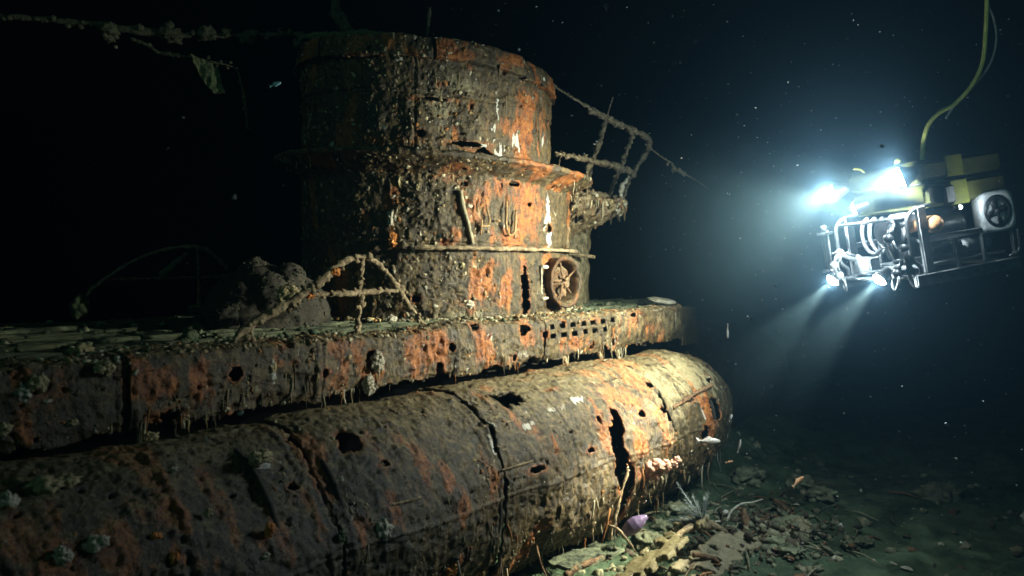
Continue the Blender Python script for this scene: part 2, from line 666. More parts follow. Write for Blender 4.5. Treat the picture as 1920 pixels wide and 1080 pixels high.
def scatter(acc, P, N, size, sub=1, weights=CRUSTW, flat=0.45, palette=CRUST, stretch=0.0):
    V, F = ico(sub)
    n = len(P)
    if n == 0:
        return
    P = np.asarray(P, np.float32)
    N = np.asarray(N, np.float32)
    r = RNG.normal(size=(n, 3))
    A = np.cross(N, r)
    A /= np.linalg.norm(A, axis=1)[:, None] + 1e-9
    B = np.cross(N, A)
    size = np.broadcast_to(size, n)
    j = 1 + 0.35 * RNG.normal(size=(n, len(V)))
    W = V[None] * np.clip(j, 0.35, 1.8)[:, :, None]
    a = size * RNG.uniform(0.6, 1.2, n)
    b = size * RNG.uniform(0.5, 1.1, n)
    c = size * flat * RNG.uniform(0.5, 1.3, n)
    X = P[:, None] + A[:, None] * (W[:, :, 0] * a[:, None])[:, :, None] + B[:, None] * (W[:, :, 1] * b[:, None])[:, :, None] + N[:, None] * (W[:, :, 2] * c[:, None])[:, :, None]
    if stretch:
        X[:, :, 2] -= stretch * size[:, None] * np.maximum(-W[:, :, 2] - W[:, :, 1] * 0, 0)
    Fi = (F[None] + (np.arange(n) * len(V))[:, None, None]).reshape(-1, 3)
    ci = palette[RNG.choice(len(palette), n, p=weights / weights.sum())] * RNG.uniform(0.6, 1.25, (n, 1))
    col = np.repeat(np.concatenate([ci, np.ones((n, 1))], 1), len(V), 0)
    acc.add(X.reshape(-1, 3), None, Fi, col)


def drips(acc, starts, lmin, lmax, r0=0.008, lean=0.15, weights=CRUSTW):
    for p in starts:
        L = lmin * 0.6 + (lmax * 1.7 - lmin) * random.random() ** 3
        q = [np.array(p, float)]
        d = np.array([random.uniform(-lean, lean), random.uniform(-lean, lean), -1])
        for k in range(3):
            q.append(q[-1] + d * L / 3 + np.array([random.uniform(-1, 1), random.uniform(-1, 1), 0]) * L * 0.07)
        r = r0 * random.uniform(0.6, 1.5)
        c = CRUST[RNG.choice(len(CRUST), p=weights / weights.sum())] * random.uniform(0.6, 1.1)
        acc.tube(q, [r, r * 0.9, r * 0.75, r * 0.3], seg=5, rough=0.5, rs=30, col=(*c, 1), seed=random.random() * 50)


# ================================================================== the wreck
SUB = empty('submarine_wreck', (8.4, 8.6, -2.9))
tag(SUB, 'rusted submarine wreck with round conning tower lying on the seabed', 'submarine')


def sub_part(o, parent=None):
    """parts are modelled in world coordinates: keep them there under their parent"""
    o.parent = parent or SUB
    if parent is None:
        o.matrix_parent_inverse = Matrix.Translation(SUB.location).inverted()
    return o


# ------------------------------------------------------------------ saddle tank
TCY, TCZ, TR = 6.1, -1.68, 1.05
TEND = 13.0


def tank_r(X):
    t = np.clip((X - 9.6) / (TEND - 9.6), 0, 1)
    return TR * np.power(np.clip(1 - t ** 2.9, 0, 1), 0.55)


def tank_pt(X, phi, r=None):
    r = tank_r(X) if r is None else r
    t = np.clip((X - 9.6) / (TEND - 9.6), 0, 1)
    cy = TCY + 0.25 * t ** 2
    return np.stack([X, cy - r * np.cos(phi), TCZ + 0.1 * t ** 2 + r * np.sin(phi)], -1)


tank_acc = Acc()
for X in np.arange(0.4, 11.8, 0.62):
    ph = np.linspace(0, 2 * math.pi, 40, endpoint=False)
    rr = float(tank_r(np.array([X]))[0])
    pts = tank_pt(np.full(40, X), ph, rr - 0.07)
    tank_acc.tube(pts, 0.03, seg=6, closed=True)
TANK = sub_part(tank_acc.build('saddle_tank', M_DARK))

TANK_RUST = [((2.355,5.229,-1.093), .25, .3, .8), ((1.881,5.396,-0.901), .3, .3, .7), ((3.140,5.347,-0.948), .12, .35, .7), ((5.001,5.284,-1.020), .15, .3, .8), ((5.894,5.097,-1.369), .1, .3, .7), ((8.181,5.915,-0.646), .3, .1, .7), ((8.488,5.397,-0.900), .35, .3, 1), ((9.109,5.461,-0.847), .25, .55, 1.0), ((7.889,5.178,-1.177), .12, .35, 1), ((8.585,5.071,-1.471), .16, .4, 1), ((6.873,5.147,-1.240), .05, .13, 1.2),
             ((5.305,5.141,-1.252), .09, .3, 1), ((5.403,5.064,-1.507), .14, .2, .9), ((6.622,5.883,-0.653), .12, .1, .9), ((6.850,6.336,-0.540), .3, .1, .8), ((4.029,5.325,-0.971), .1, .3, .9),
             ((3.856,5.165,-1.202), .07, .25, .8), ((3.356,5.133,-1.271), .06, .15, 1.0), ((4.220,5.087,-1.405), .1, .12, .9), ((2.680,5.164,-1.204), .06, .1, 1), ((5.350,5.117,-2.049), .12, .1, 1),
             ((8.587,5.784,-0.679), .25, .2, .8), ((9.165,5.097,-1.370), .2, .3, .7), ((7.840,6.162,-0.632), .3, .12, .5), ((3.461,5.154,-1.224), .12, .3, .7),
             ((9.335,5.764,-0.685), .2, .15, .9), ((4.578,5.099,-1.364), .1, .15, .8), ((2.845,5.116,-1.313), .1, .1, .8), ((1.959,5.278,-1.027), .2, .2, .5)]
TANK_WHITE = [((7.644,5.412,-0.887), .16, .05, 1), ((6.096,5.379,-0.917), .05, .06, 1), ((6.655,5.303,-0.996), .12, .04, .8), ((3.571,5.535,-0.795), .14, .05, .8), ((4.426,5.074,-1.455), .05, .07, .9),
              ((7.233,5.378,-0.918), .2, .05, .6), ((6.004,5.262,-1.047), .02, .12, .9), ((10.401,5.106,-1.342), .05, .1, .7), ((2.192,5.729,-0.698), .12, .05, .4), ((6.752,5.418,-0.882), .06, .03, .9)]
TANK_SILT_LIT = [((10.718,5.517,-0.806), .9, .5, .9), ((9.688,5.388,-0.908), .6, .5, .7), ((9.483,5.194,-1.149), .5, .5, .6), ((7.686,5.715,-0.703), .6, .15, .5), ((8.686,5.523,-0.803), .4, .2, .35)]  # cream silt; the right-end patches also put the lamplight into the colour
TANK_DARK = [((2.613,5.251,-1.062), 1.6, .9, .9), ((3.832,5.132,-1.273), 1.0, .45, .6), ((4.503,5.286,-1.017), .5, .35, .5), ((3.225,5.274,-1.032), .6, .5, .6), ((5.412,5.073,-1.461), .2, .25, .7), ((2.289,5.309,-0.990), .7, .6, .6), ((6.515,5.051,-1.713), .6, .4, .35), ((10.024,5.080,-1.431), .3, .2, .4)]  # dark crust; the left-end patches also put weaker light into the colour
TANK_HOLES = [((11.189,5.336,-0.960), .22, .10), ((10.875,5.086,-1.408), .16, .2), ((10.370,5.050,-1.669), .14, .12), ((8.116,5.063,-1.515), .14, .42), ((8.276,5.125,-2.071), .12, .42), ((8.246,5.182,-1.170), .07, .18),
              ((4.420,5.506,-0.814), .11, .09), ((4.386,5.573,-0.772), .06, .05),
              ((9.339,5.394,-0.903), .07, .06), ((9.298,5.171,-1.191), .1, .05), ((10.234,5.186,-1.163), .13, .025), ((9.352,5.122,-1.298), .07, .05), ((8.847,5.187,-1.161), .06, .05),
              ((7.452,5.618,-0.747), .07, .02), ((11.047,6.333,-0.616), .1, .014), ((6.522,5.091,-1.390), .1, .03), ((7.509,5.095,-1.377), .07, .03), ((10.749,5.464,-0.844), .05, .02),
              ((7.855,5.216,-1.113), .025, .05), ((4.635,5.301,-0.999), .05, .03), ((3.777,5.333,-0.963), .04, .03), ((7.408,5.944,-0.642), .06, .012), ((8.343,5.077,-1.915), .07, .2)]
SEAMS = [-2.2, 1.6, 4.0, 6.05, 9.42, TEND]
TANK_SURF = []
for k in range(5):
    x0, x1 = SEAMS[k] + 0.012, SEAMS[k + 1] - 0.012
    nu = int((x1 - x0) / 0.0145)
    nv = 290
    X, PH = np.meshgrid(np.linspace(x0, x1 if k < 4 else TEND - 0.003, nu), np.linspace(RAD(-105), RAD(118), nv), indexing='ij')
    edge = np.minimum(X - x0, x1 - X)
    r = tank_r(X)
    Bp = tank_pt(X, PH, r + (0.02 if k == 3 else 0.0))
    P = Bp.reshape(-1, 3).astype(np.float32)
    keep, lip = holes(P, TANK_HOLES, 'tank', 3.0, 0.3, 10)
    # square hatch opening near the top
    hc = np.array((6.690,5.631,-0.741))
    arc = (PH.ravel() - math.atan2(hc[2] - TCZ, TCY - hc[1])) * TR
    dxh = np.abs(X.ravel() - hc[0])
    nn = fbm(P, 12, 2, 8)
    keep &= ~((dxh < 0.2 + 0.05 * nn) & (np.abs(arc) < 0.115 + 0.04 * nn))
    # ragged plate seams
    sn = fbm(P, np.array([0.5, 5, 5]), 3, 5.0 * k)
    eg = edge.ravel()
    keep &= ~((eg < 0.03 * np.maximum(sn - 0.05, 0) * (2.6 if k >= 3 else 1.4)) & (eg >= 0))
    # torn band at the last seam
    if k == 4:
        keep &= ~((X.ravel() - x0 < 0.10 * np.maximum(0, 0.5 + noise(P, 3.5, 3))) & (PH.ravel() > RAD(28)) & (PH.ravel() < RAD(100)))
    # pin holes and corrosion pits
    pit = noise(P, np.array([14, 18, 18]), 21)
    big = noise(P, 1.1, 31)
    keep &= ~(pit > 0.86 - 0.12 * np.clip(big, 0, 1))
    rust = patches(P, TANK_RUST, 'tank', 2.0, 0.75)
    white = patches(P, TANK_WHITE, 'tank', 6.0, 0.9, 11)
    silt = patches(P, TANK_SILT_LIT, 'tank', 8.0, 0.7)
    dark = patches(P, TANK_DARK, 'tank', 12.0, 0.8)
    rust = np.maximum(rust, 0.9 * sstep(fbm(P, np.array([1.6, .7, .7]), 3, 77), 0.32, 0.6))
    rust = np.maximum(rust, 0.85 * lip)
    d = 0.05 * noise(P, 0.8, 1) + 0.02 * noise(P, 2.1, 91) + 0.018 * fbm(P, 5, 4, 2, 0.65) + 0.022 * np.maximum(fbm(P, 8, 3, 141, 0.6) - 0.1, 0) * sstep(noise(P, 1.1, 142), -0.1, 0.4) + 0.02 * lip * noise(P, 6, 17)
    d -= 0.10 * sstep(noise(P, 0.55, 33), 0.2, 0.7)
    d += 0.008 * np.maximum(fbm(P, 24, 2, 71, 0.6), -0.2)
    d += 0.022 * rust * np.maximum(fbm(P, np.array([14, 7, 7]), 3, 9), -0.1)
    d += 0.014 * white
    d += 0.035 * sstep(noise(P, np.array([5, 3, 3]), 14), 0.42, 0.8) * sstep(-P[:, 2], 1.5, 2.2)
    d -= 0.02 * sstep(pit, 0.5, 0.8)
    d += 0.03 * np.maximum(fbm(P, np.array([7, 3, 3]), 3, 60), -0.1) * sstep(-P[:, 2], 1.0, 1.9)
    d += 0.009 * fbm(P, 9, 3, 61, 0.7) * sstep(fbm(P, 1.3, 2, 62), -0.1, 0.3)
    d -= 0.022 * sstep(noise(P, np.array([9, 12, 12]), 63), 0.42, 0.7) * sstep(noise(P, 1.5, 64), -0.1, 0.4)
    # weld straps and horizontal lap joint
    d += 0.010 * (np.abs(eg - 0.10) < 0.02) * (noise(P, 1.2, 71) > -0.1)
    lap = np.abs(np.degrees(PH.ravel()) - (6 + 4 * noise(P, np.array([.6, 0, 0]), 3)))
    d += 0.012 * (lap < 0.9)
    for xs in ([x0 + 1.15] if k in (1, 3) else []):
        d -= 0.01 * np.exp(-((X.ravel() - xs - 0.02 * sn) / 0.012) ** 2)
        d += 0.008 * ((X.ravel() - xs > 0.02) & (X.ravel() - xs < 0.055))
    # plate edges curl
    d += 0.03 * np.exp(-eg / 0.06) * noise(P, 2.2, 90 + k)
    wear = np.stack([rust, dark, white, silt], -1)
    V, Q, W, N = sheet(Bp, d.reshape(nu, nv), keep.reshape(nu, nv), wear.reshape(nu, nv, 4), 0.022)
    pl = link('hull_plate', mesh_np('hull_plate', V, Q, None, M_TANK, W))
    sub_part(pl, TANK)
    Vd = (Bp.reshape(-1, 3) + N * d[:, None])
    TANK_SURF.append((Vd[keep], N[keep]))
TS = np.concatenate([a for a, b in TANK_SURF])
TN = np.concatenate([b for a, b in TANK_SURF])

# crust and rusticles on the tank: countless, one part
acc = Acc()
wgt = 0.05 + sstep(-TS[:, 2], 1.6, 2.4) * 1.8 + 2.4 * sstep(fbm(TS, 2.0, 3, 5), 0.3, 0.7) + 1.2 * sstep(TS[:, 0], 10.2, 11.6) * (TS[:, 2] < -1.2)
wgt *= (TS[:, 0] > 0.5) & (TN[:, 1] < 0.5)
pi = RNG.choice(len(TS), 11000, p=wgt / wgt.sum())
scatter(acc, TS[pi], TN[pi], 0.006 + 0.02 * RNG.random(len(pi)) ** 4, 1, np.array([.12, .24, .04, .14, .24, .24, .05]), stretch=0.8)
lowr = np.where((TS[:, 2] < -1.75) & (TN[:, 1] < 0.1) & (TS[:, 0] > 3))[0]
drips(acc, TS[RNG.choice(lowr, 420)] - TN[RNG.choice(lowr, 420)] * 0.0, 0.06, 0.30, 0.010)
rid = np.where((TS[:, 2] > -1.75) & (TS[:, 2] < -1.0) & (TS[:, 0] > 3) & (noise(TS, 1.6, 55) > 0.2))[0]
drips(acc, TS[RNG.choice(rid, 130)], 0.05, 0.16, 0.006, 0.05)
g = sub_part(acc.build('encrusting_growth', M_CRUST, None, False), TANK)
tag(g, kind='stuff')

# rectangular lip round the square opening, loose strap rods on the tank
acc = Acc()
acc.tube([(6.026,5.389,-0.907), (6.474,5.375,-0.920), (6.871,5.400,-0.897)], 0.014, 6, 0.03, 0.5, 20)
sub_part(acc.build('strap', M_RAIL), TANK)
acc = Acc()
acc.tube([(6.003,5.121,-1.301), (6.606,5.121,-1.300), (7.411,5.136,-1.263)], 0.011, 6, 0.03, 0.5, 20)
sub_part(acc.build('strap', M_RAIL), TANK)
acc = Acc()
acc.tube([(9.609,5.167,-1.199), (10.293,5.216,-1.114), (10.959,5.252,-1.061)], 0.026, 7, 0.03, 0.5, 16)
sub_part(acc.build('strap', M_RAILDARK), TANK)
acc = Acc()
acc.tube([(4.526,5.121,-1.301), (4.718,5.118,-1.309), (4.907,5.116,-1.315)], 0.016, 6, 0.03, 0.5, 16)
sub_part(acc.build('strap', M_RAIL), TANK)

# ------------------------------------------------------------------ pressure hull behind the tank
acc = Acc()
Xs = np.linspace(-3, 22, 120)
ph = np.linspace(0, 2 * math.pi, 48, endpoint=False)
Xg, Pg = np.meshgrid(Xs, ph, indexing='ij')
rad = 1.85 * np.sqrt(np.clip(1 - (np.clip(Xg - 11, 0, 10.9) / 10.9) ** 2, 0.02, 1))
V = np.stack([Xg, 8.6 - rad * np.cos(Pg), -2.05 + rad * np.sin(Pg)], -1).reshape(-1, 3)
V += 0.05 * np.stack([fbm(V, 2, 3, q) for q in (1, 2, 3)], -1)
i, j = np.meshgrid(np.arange(119), np.arange(48), indexing='ij')
Q = np.stack([i * 48 + j, i * 48 + (j + 1) % 48, (i + 1) * 48 + (j + 1) % 48, (i + 1) * 48 + j], -1).reshape(-1, 4)
acc.add(V, Q)
sub_part(acc.build('pressure_hull', M_DARK))

# ------------------------------------------------------------------ deck casing: side panels
CY0 = 6.35
acc = Acc()
acc.box((-2.2, 6.62, -0.55), (12.2, 6.70, -0.42))
for X in np.arange(-1.5, 12.2, 0.7):
    acc.box((X, 6.46, -0.58), (X + 0.05, 6.62, -0.06))
CASING = sub_part(acc.build('deck_casing', M_DARK, smooth=False))
CASE_RUST = [((3.531,6.350,-0.250), .12, .2, 1), ((2.923,6.350,-0.201), .09, .2, 1), ((3.116,6.350,-0.526), .1, .1, .8), ((4.379,6.350,-0.175), .2, .07, .7), ((5.064,6.350,-0.082), .25, .12, .7), ((6.338,6.350,-0.247), .2, .25, 1.1),
             ((7.005,6.350,-0.242), .09, .25, 1), ((5.971,6.350,-0.186), .12, .15, .8), ((8.079,6.350,-0.262), .2, .1, .6), ((10.592,6.350,-0.129), .25, .2, .9), ((9.033,6.350,-0.336), .3, .15, .8), ((5.064,6.350,-0.295), .06, .2, .8),
             ((11.246,6.350,-0.251), .3, .2, .6), ((4.998,6.350,-0.447), .2, .1, .6), ((2.321,6.350,-0.208), .2, .2, .6), ((3.728,6.350,0.074), .2, .05, .9), ((9.427,6.350,-0.063), .3, .05, .6), ((7.443,6.350,-0.540), .2, .1, .6)]
CASE_WHITE = [((7.148,6.350,-0.126), .08, .08, .7), ((4.219,6.350,-0.208), .03, .14, .9), ((7.915,6.350,-0.419), .15, .06, .4), ((2.162,6.350,-0.168), .06, .06, .7), ((5.480,6.350,-0.255), .05, .08, .8)]
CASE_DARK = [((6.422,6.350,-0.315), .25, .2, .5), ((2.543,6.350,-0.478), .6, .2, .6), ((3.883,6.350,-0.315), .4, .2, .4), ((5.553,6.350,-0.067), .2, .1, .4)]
CASE_SILT = [((10.436,6.350,-0.120), .8, .3, .45), ((7.649,6.350,-0.295), .4, .25, .35), ((11.594,6.350,-0.273), .5, .3, .5)]
CASE_HOLES = [((7.915,6.350,-0.100), .10, .07), ((7.722,6.350,-0.448), .045, .04), ((8.306,6.350,-0.195), .05, .05), ((8.745,6.350,-0.046), .05, .06), ((6.388,6.350,-0.432), .05, .06), ((6.552,6.350,-0.205), .04, .04), ((9.427,6.350,-0.427), .05, .05),
              ((9.744,6.350,-0.507), .06, .06), ((9.987,6.350,-0.409), .05, .08), ((5.131,6.350,0.073), .09, .03), ((6.958,6.350,-0.018), .06, .03), ((4.804,6.350,-0.320), .05, .04), ((6.465,6.350,-0.621), .12, .05), ((10.592,6.350,-0.047), .06, .03),
              ((10.702,6.350,-0.176), .04, .05), ((10.831,6.350,-0.002), .06, .03), ((3.831,6.350,-0.215), .06, .06), ((3.250,6.350,-0.503), .1, .05), ((5.409,6.350,-0.210), .06, .05)]
SLOTS = [(8.457,6.350,-0.093), (8.696,6.350,-0.101), (8.957,6.350,-0.102), (9.214,6.350,-0.096), (9.454,6.350,-0.095), (9.688,6.350,-0.093), (9.929,6.350,-0.092),
         (8.492,6.350,-0.223), (8.745,6.350,-0.227), (8.995,6.350,-0.222), (9.241,6.350,-0.217), (9.495,6.350,-0.211), (9.730,6.350,-0.212)]
CSEAM = [-2.2, 0.9, 2.9, 4.75, 6.6, 8.32, 10.3, 12.2]
CASE_SURF = []
OFFS = [0, .015, -.01, .012, 0, -.012, .01]
for k in range(7):
    x0, x1 = CSEAM[k] + 0.006, CSEAM[k + 1] - 0.006
    nu = int((x1 - x0) / 0.013)
    prof = np.array([(6.40, -0.63), (6.36, -0.45), (6.345, -0.25), (6.345, -0.08), (6.365, -0.02), (6.42, 0.012), (6.55, 0.022), (6.80, 0.028)])
    s = np.concatenate([[0], np.cumsum(np.linalg.norm(np.diff(prof, axis=0), axis=1))])
    nv = 92
    tt = np.linspace(0, s[-1], nv)
    py, pz = np.interp(tt, s, prof[:, 0]), np.interp(tt, s, prof[:, 1])
    X, _ = np.meshgrid(np.linspace(x0, x1, nu), tt, indexing='ij')
    Bp = np.stack([X, np.tile(py + OFFS[k], (nu, 1)), np.tile(pz, (nu, 1))], -1)
    P = Bp.reshape(-1, 3).astype(np.float32)
    keep, lip = holes(P, CASE_HOLES, 'wall', 3.0, 0.35, 14)
    for q in SLOTS:
        keep &= ~((np.abs(P[:, 0] - q[0]) < 0.058 + 0.008 * noise(P, 14, q[0])) & (np.abs(P[:, 2] - q[2]) < 0.029) & (P[:, 1] < 6.5))
    rag = 0.07 * fbm(P * np.array([1, 0, 0]), 2.4, 4, 3 + k) + 0.05 * noise(P * np.array([1, 0, 0]), 11, 8)
    keep &= P[:, 2] > -0.60 + np.maximum(rag, -0.02) + (0.06 if x0 > 4 else 0.02)
    rag2 = 0.06 * fbm(P * np.array([1, 0, 0]), 3.4, 4, 30)
    keep &= (P[:, 1] < 6.72 + rag2)
    pit = noise(P, 15, 4)
    keep &= ~((pit > 0.86) & ~((P[:, 0] > 8.3) & (P[:, 0] < 10.3) & (P[:, 2] > -.4)))
    rust = patches(P, CASE_RUST, 'wall', 2.0, 0.8)
    white = patches(P, CASE_WHITE, 'wall', 6.0, 0.9, 11)
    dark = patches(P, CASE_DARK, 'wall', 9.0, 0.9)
    silt = patches(P, CASE_SILT, 'wall', 7.0, 0.9)
    rust = np.maximum(rust, 0.9 * sstep(fbm(P, np.array([2.2, 2, 1.1]), 3, 31), 0.35, 0.6))
    eg = np.minimum(X - x0, x1 - X).ravel()
    rust = np.maximum(rust, 0.85 * lip)
    d = 0.04 * noise(P, 0.8, 3) + 0.03 * lip * noise(P, 6, 17) + 0.020 * fbm(P, 5, 4, 7, 0.65) + 0.028 * np.maximum(fbm(P, 9, 3, 141, 0.6) - 0.1, 0) * sstep(noise(P, 1.3, 142), -0.1, 0.4) + 0.028 * rust * np.maximum(fbm(P, np.array([12, 12, 7]), 3, 9), -0.1) + 0.012 * white
    d -= 0.025 * sstep(pit, 0.45, 0.75)
    d -= 0.02 * sstep(noise(P, 9, 44), 0.4, 0.75) * sstep(rust + dark, 0.3, 0.9)
    d += 0.012 * ((eg > 0.03) & (eg < 0.07))
    d += 0.03 * np.exp(-eg / 0.1) * noise(P, 1.8, 10 + 7 * k)
    d += 0.05 * sstep(-P[:, 2], 0.4, 0.62) * noise(P * np.array([1, 0, 0]), 1.5, 71)
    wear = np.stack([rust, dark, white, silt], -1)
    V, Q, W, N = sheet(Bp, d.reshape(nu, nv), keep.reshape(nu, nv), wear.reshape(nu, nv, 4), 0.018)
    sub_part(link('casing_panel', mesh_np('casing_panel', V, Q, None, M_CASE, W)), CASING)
    CASE_SURF.append(((Bp.reshape(-1, 3) + N * d[:, None])[keep], N[keep]))
# the casing turns inward beyond the last straight panel
nu, nv = 220, 50
X, Zg = np.meshgrid(np.linspace(12.24, 14.6, nu), np.linspace(-0.66, 0.0, nv), indexing='ij')
Yg = 6.42 + 0.26 * (X - 12.24) ** 1.5
Zg = Zg - 0.06 * (X - 12.24) ** 1.5
Bp = np.stack([X, Yg, Zg], -1)
P = Bp.reshape(-1, 3).astype(np.float32)
d = 0.05 * fbm(P, 1.5, 4, 2)
sh = np.full((nu, nv, 4), 0.2)
V, Q, W, N = sheet(Bp, d.reshape(nu, nv), (noise(P, 5, 3) < 0.6).reshape(nu, nv), sh, 0.02)
sub_part(link('casing_panel', mesh_np('casing_panel', V, Q, None, M_CASE, W)), CASING)

CS = np.concatenate([a for a, b in CASE_SURF])
CN = np.concatenate([b for a, b in CASE_SURF])
acc = Acc()
wgt = 0.05 + 2.5 * sstep(fbm(CS, 2.4, 3, 5), 0.3, 0.7) + 1.4 * (CS[:, 2] > -0.02) + 1.0 * (CS[:, 2] < -0.52)
wgt *= CS[:, 0] > 0.5
pi = RNG.choice(len(CS), 2600, p=wgt / wgt.sum())
scatter(acc, CS[pi], CN[pi], 0.008 + 0.026 * RNG.random(len(pi)) ** 3, 1, stretch=0.6)
low = np.where((CS[:, 2] < -0.5) & (CS[:, 0] > 2) & (noise(CS, 1.3, 12) > 0.12))[0]
drips(acc, CS[RNG.choice(low, 45)], 0.03, 0.2, 0.010)
mid = np.where((CS[:, 2] < -0.05) & (CS[:, 0] > 2) & (noise(CS, 1.8, 66) > 0.25))[0]
drips(acc, CS[RNG.choice(mid, 110)], 0.05, 0.18, 0.008, 0.04)
g = sub_part(acc.build('encrusting_growth', M_CRUST, None, False), CASING)
tag(g, kind='stuff')
# brackets hanging below the casing
for c in [(8.782,6.350,-0.519), (9.702,6.350,-0.603), (10.134,6.350,-0.563)]:
    acc = Acc()
    x, y, z = c
    acc.tube([(x - .05, y + .1, z + .14), (x, y + .04, z), (x + .02, y - .02, z - .16)], [.03, .035, .02], 7, 0.02, .6, 18)
    sub_part(acc.build('bracket', M_RAIL), CASING)

# ------------------------------------------------------------------ deck planking
acc = Acc()
V = np.array([(-3, 6.7, -.16), (16, 6.7, -.16), (16, 10.9, -.16), (-3, 10.9, -.16)])
acc.box((-3, 6.66, -.2), (12.25, 10.85, -.14))
DECK = sub_part(acc.build('deck', M_DARK, smooth=False))
pm = []
for k in range(9):
    L = 1.0
    a = Acc()
    n = 26
    xs = np.linspace(0, 1, n)
    w = 0.075
    rows = []
    for t in xs:
        cz = 0.03 * noise(np.array([[t * 3, k * 9.1, 0]]), 1, k)[0]
        wl = w * (1 + 0.3 * noise(np.array([[t * 9, k, 3]]), 1)[0])
        wr = w * (1 + 0.3 * noise(np.array([[t * 9, k, 8]]), 1)[0])
        e = 0.5 if t in (0, 1) else 1
        rows.append([(t, -wl * e, cz - .03), (t, -wl * e * .92, cz + .012), (t, 0, cz + .02 + .012 * noise(np.array([[t * 20, k, 5]]), 1)[0]), (t, wr * e * .92, cz + .012), (t, wr * e, cz - .03)])
    V = np.array(rows).reshape(-1, 3)
    i, j = np.meshgrid(np.arange(n - 1), np.arange(5), indexing='ij')
    j2 = (j + 1) % 5
    Q = np.stack([i * 5 + j, (i + 1) * 5 + j, (i + 1) * 5 + j2, i * 5 + j2], -1).reshape(-1, 4)
    a.add(V, Q)
    a.add(V[:5], [[0, 1, 2, 3]], [[0, 3, 4]])
    a.add(V[-5:], [[3, 2, 1, 0]], [[4, 3, 0]])
    pm.append(a.mesh('plank', M_PLANK, True))
rp = random.Random(5)
row = 0
y = 6.86
while y < 10.8:
    x = -2.4 - rp.uniform(0, 1.5)
    while x < 11.4:
        L = rp.uniform(1.5, 3.0)
        if rp.random() > 0.10 and not (6.9 < x and x + L < 10.4 and 7.4 < y < 9.8):
            o = link('plank', rp.choice(pm), None, (x, y, rp.uniform(-.025, .02)))
            o.scale = (L - 0.03, rp.uniform(.85, 1.05), 1)
            o.rotation_euler = (rp.uniform(-.07, .07), rp.uniform(-.01, .01), rp.uniform(-.012, .012))
            sub_part(o, DECK)
        x += L
    y += 0.168
acc = Acc()
n = 2600
Pd = np.stack([RNG.uniform(1.5, 12.5, n), 6.5 + 4.2 * RNG.random(n) ** 1.3, np.full(n, 0.015)], -1)
kk = (noise(Pd, 1.5, 3) > -0.1)
Pd = Pd[kk]
GP = np.array([(0.10, 0.13, 0.07), (0.20, 0.22, 0.13), (0.30, 0.30, 0.2), (0.07, 0.10, 0.06), (0.45, 0.42, 0.3)])
scatter(acc, Pd, np.tile([0, 0, 1.], (len(Pd), 1)), 0.010 + 0.05 * RNG.random(len(Pd)) ** 4, 1, np.array([3, 2, 1, 3, .4]), 0.7, GP)
tag(sub_part(acc.build('encrusting_growth', M_CRUST), DECK), kind='stuff')

M_WIRE = simple_mat('weedy_wire', (0.025, 0.03, 0.016), (0.11, 0.11, 0.07), 14, .9, 0, .8, .02)
# ================================================================== conning tower
def footprint(near, n):
    P = np.array(near, float)
    far = P[1:-1][::-1].copy()
    far[:, 1] = 17.2 - far[:, 1]
    full = np.vstack([P, far])
    C = path(np.c_[full, np.zeros(len(full))], 0.01, True)[:, :2]
    s = np.concatenate([[0], np.cumsum(np.linalg.norm(np.diff(np.vstack([C, C[:1]]), axis=0), axis=1))])
    t = np.linspace(0, s[-1], n, endpoint=False)
    Cc = np.vstack([C, C[:1]])
    return np.stack([np.interp(t, s, Cc[:, 0]), np.interp(t, s, Cc[:, 1])], -1)


def out_normal(C):
    T = np.roll(C, -1, 0) - np.roll(C, 1, 0)
    T /= np.linalg.norm(T, axis=1)[:, None]
    return np.stack([T[:, 1], -T[:, 0]], -1)


def lean(P):
    """the tower has settled a little: its top dips towards the far end and the near side"""
    P = np.array(P, float)
    k = np.clip(P[..., 2], 0, 5) / 3.6
    P[..., 2] += k * (-0.04 * (P[..., 0] - 8.4) + 0.045 * (P[..., 1] - 8.6))
    return P


LOWC = [(6.5, 8.6), (6.645, 7.94), (7.06, 7.38), (7.67, 7.01), (8.4, 6.88), (9.43, 7.01), (10.31, 7.38), (10.89, 7.94), (11.1, 8.6)]
UPC = [(6.5, 8.6), (6.645, 7.95), (7.06, 7.40), (7.67, 7.03), (8.4, 6.91), (9.165, 7.03), (9.81, 7.40), (10.25, 7.95), (10.4, 8.6)]
TW_SURF = []


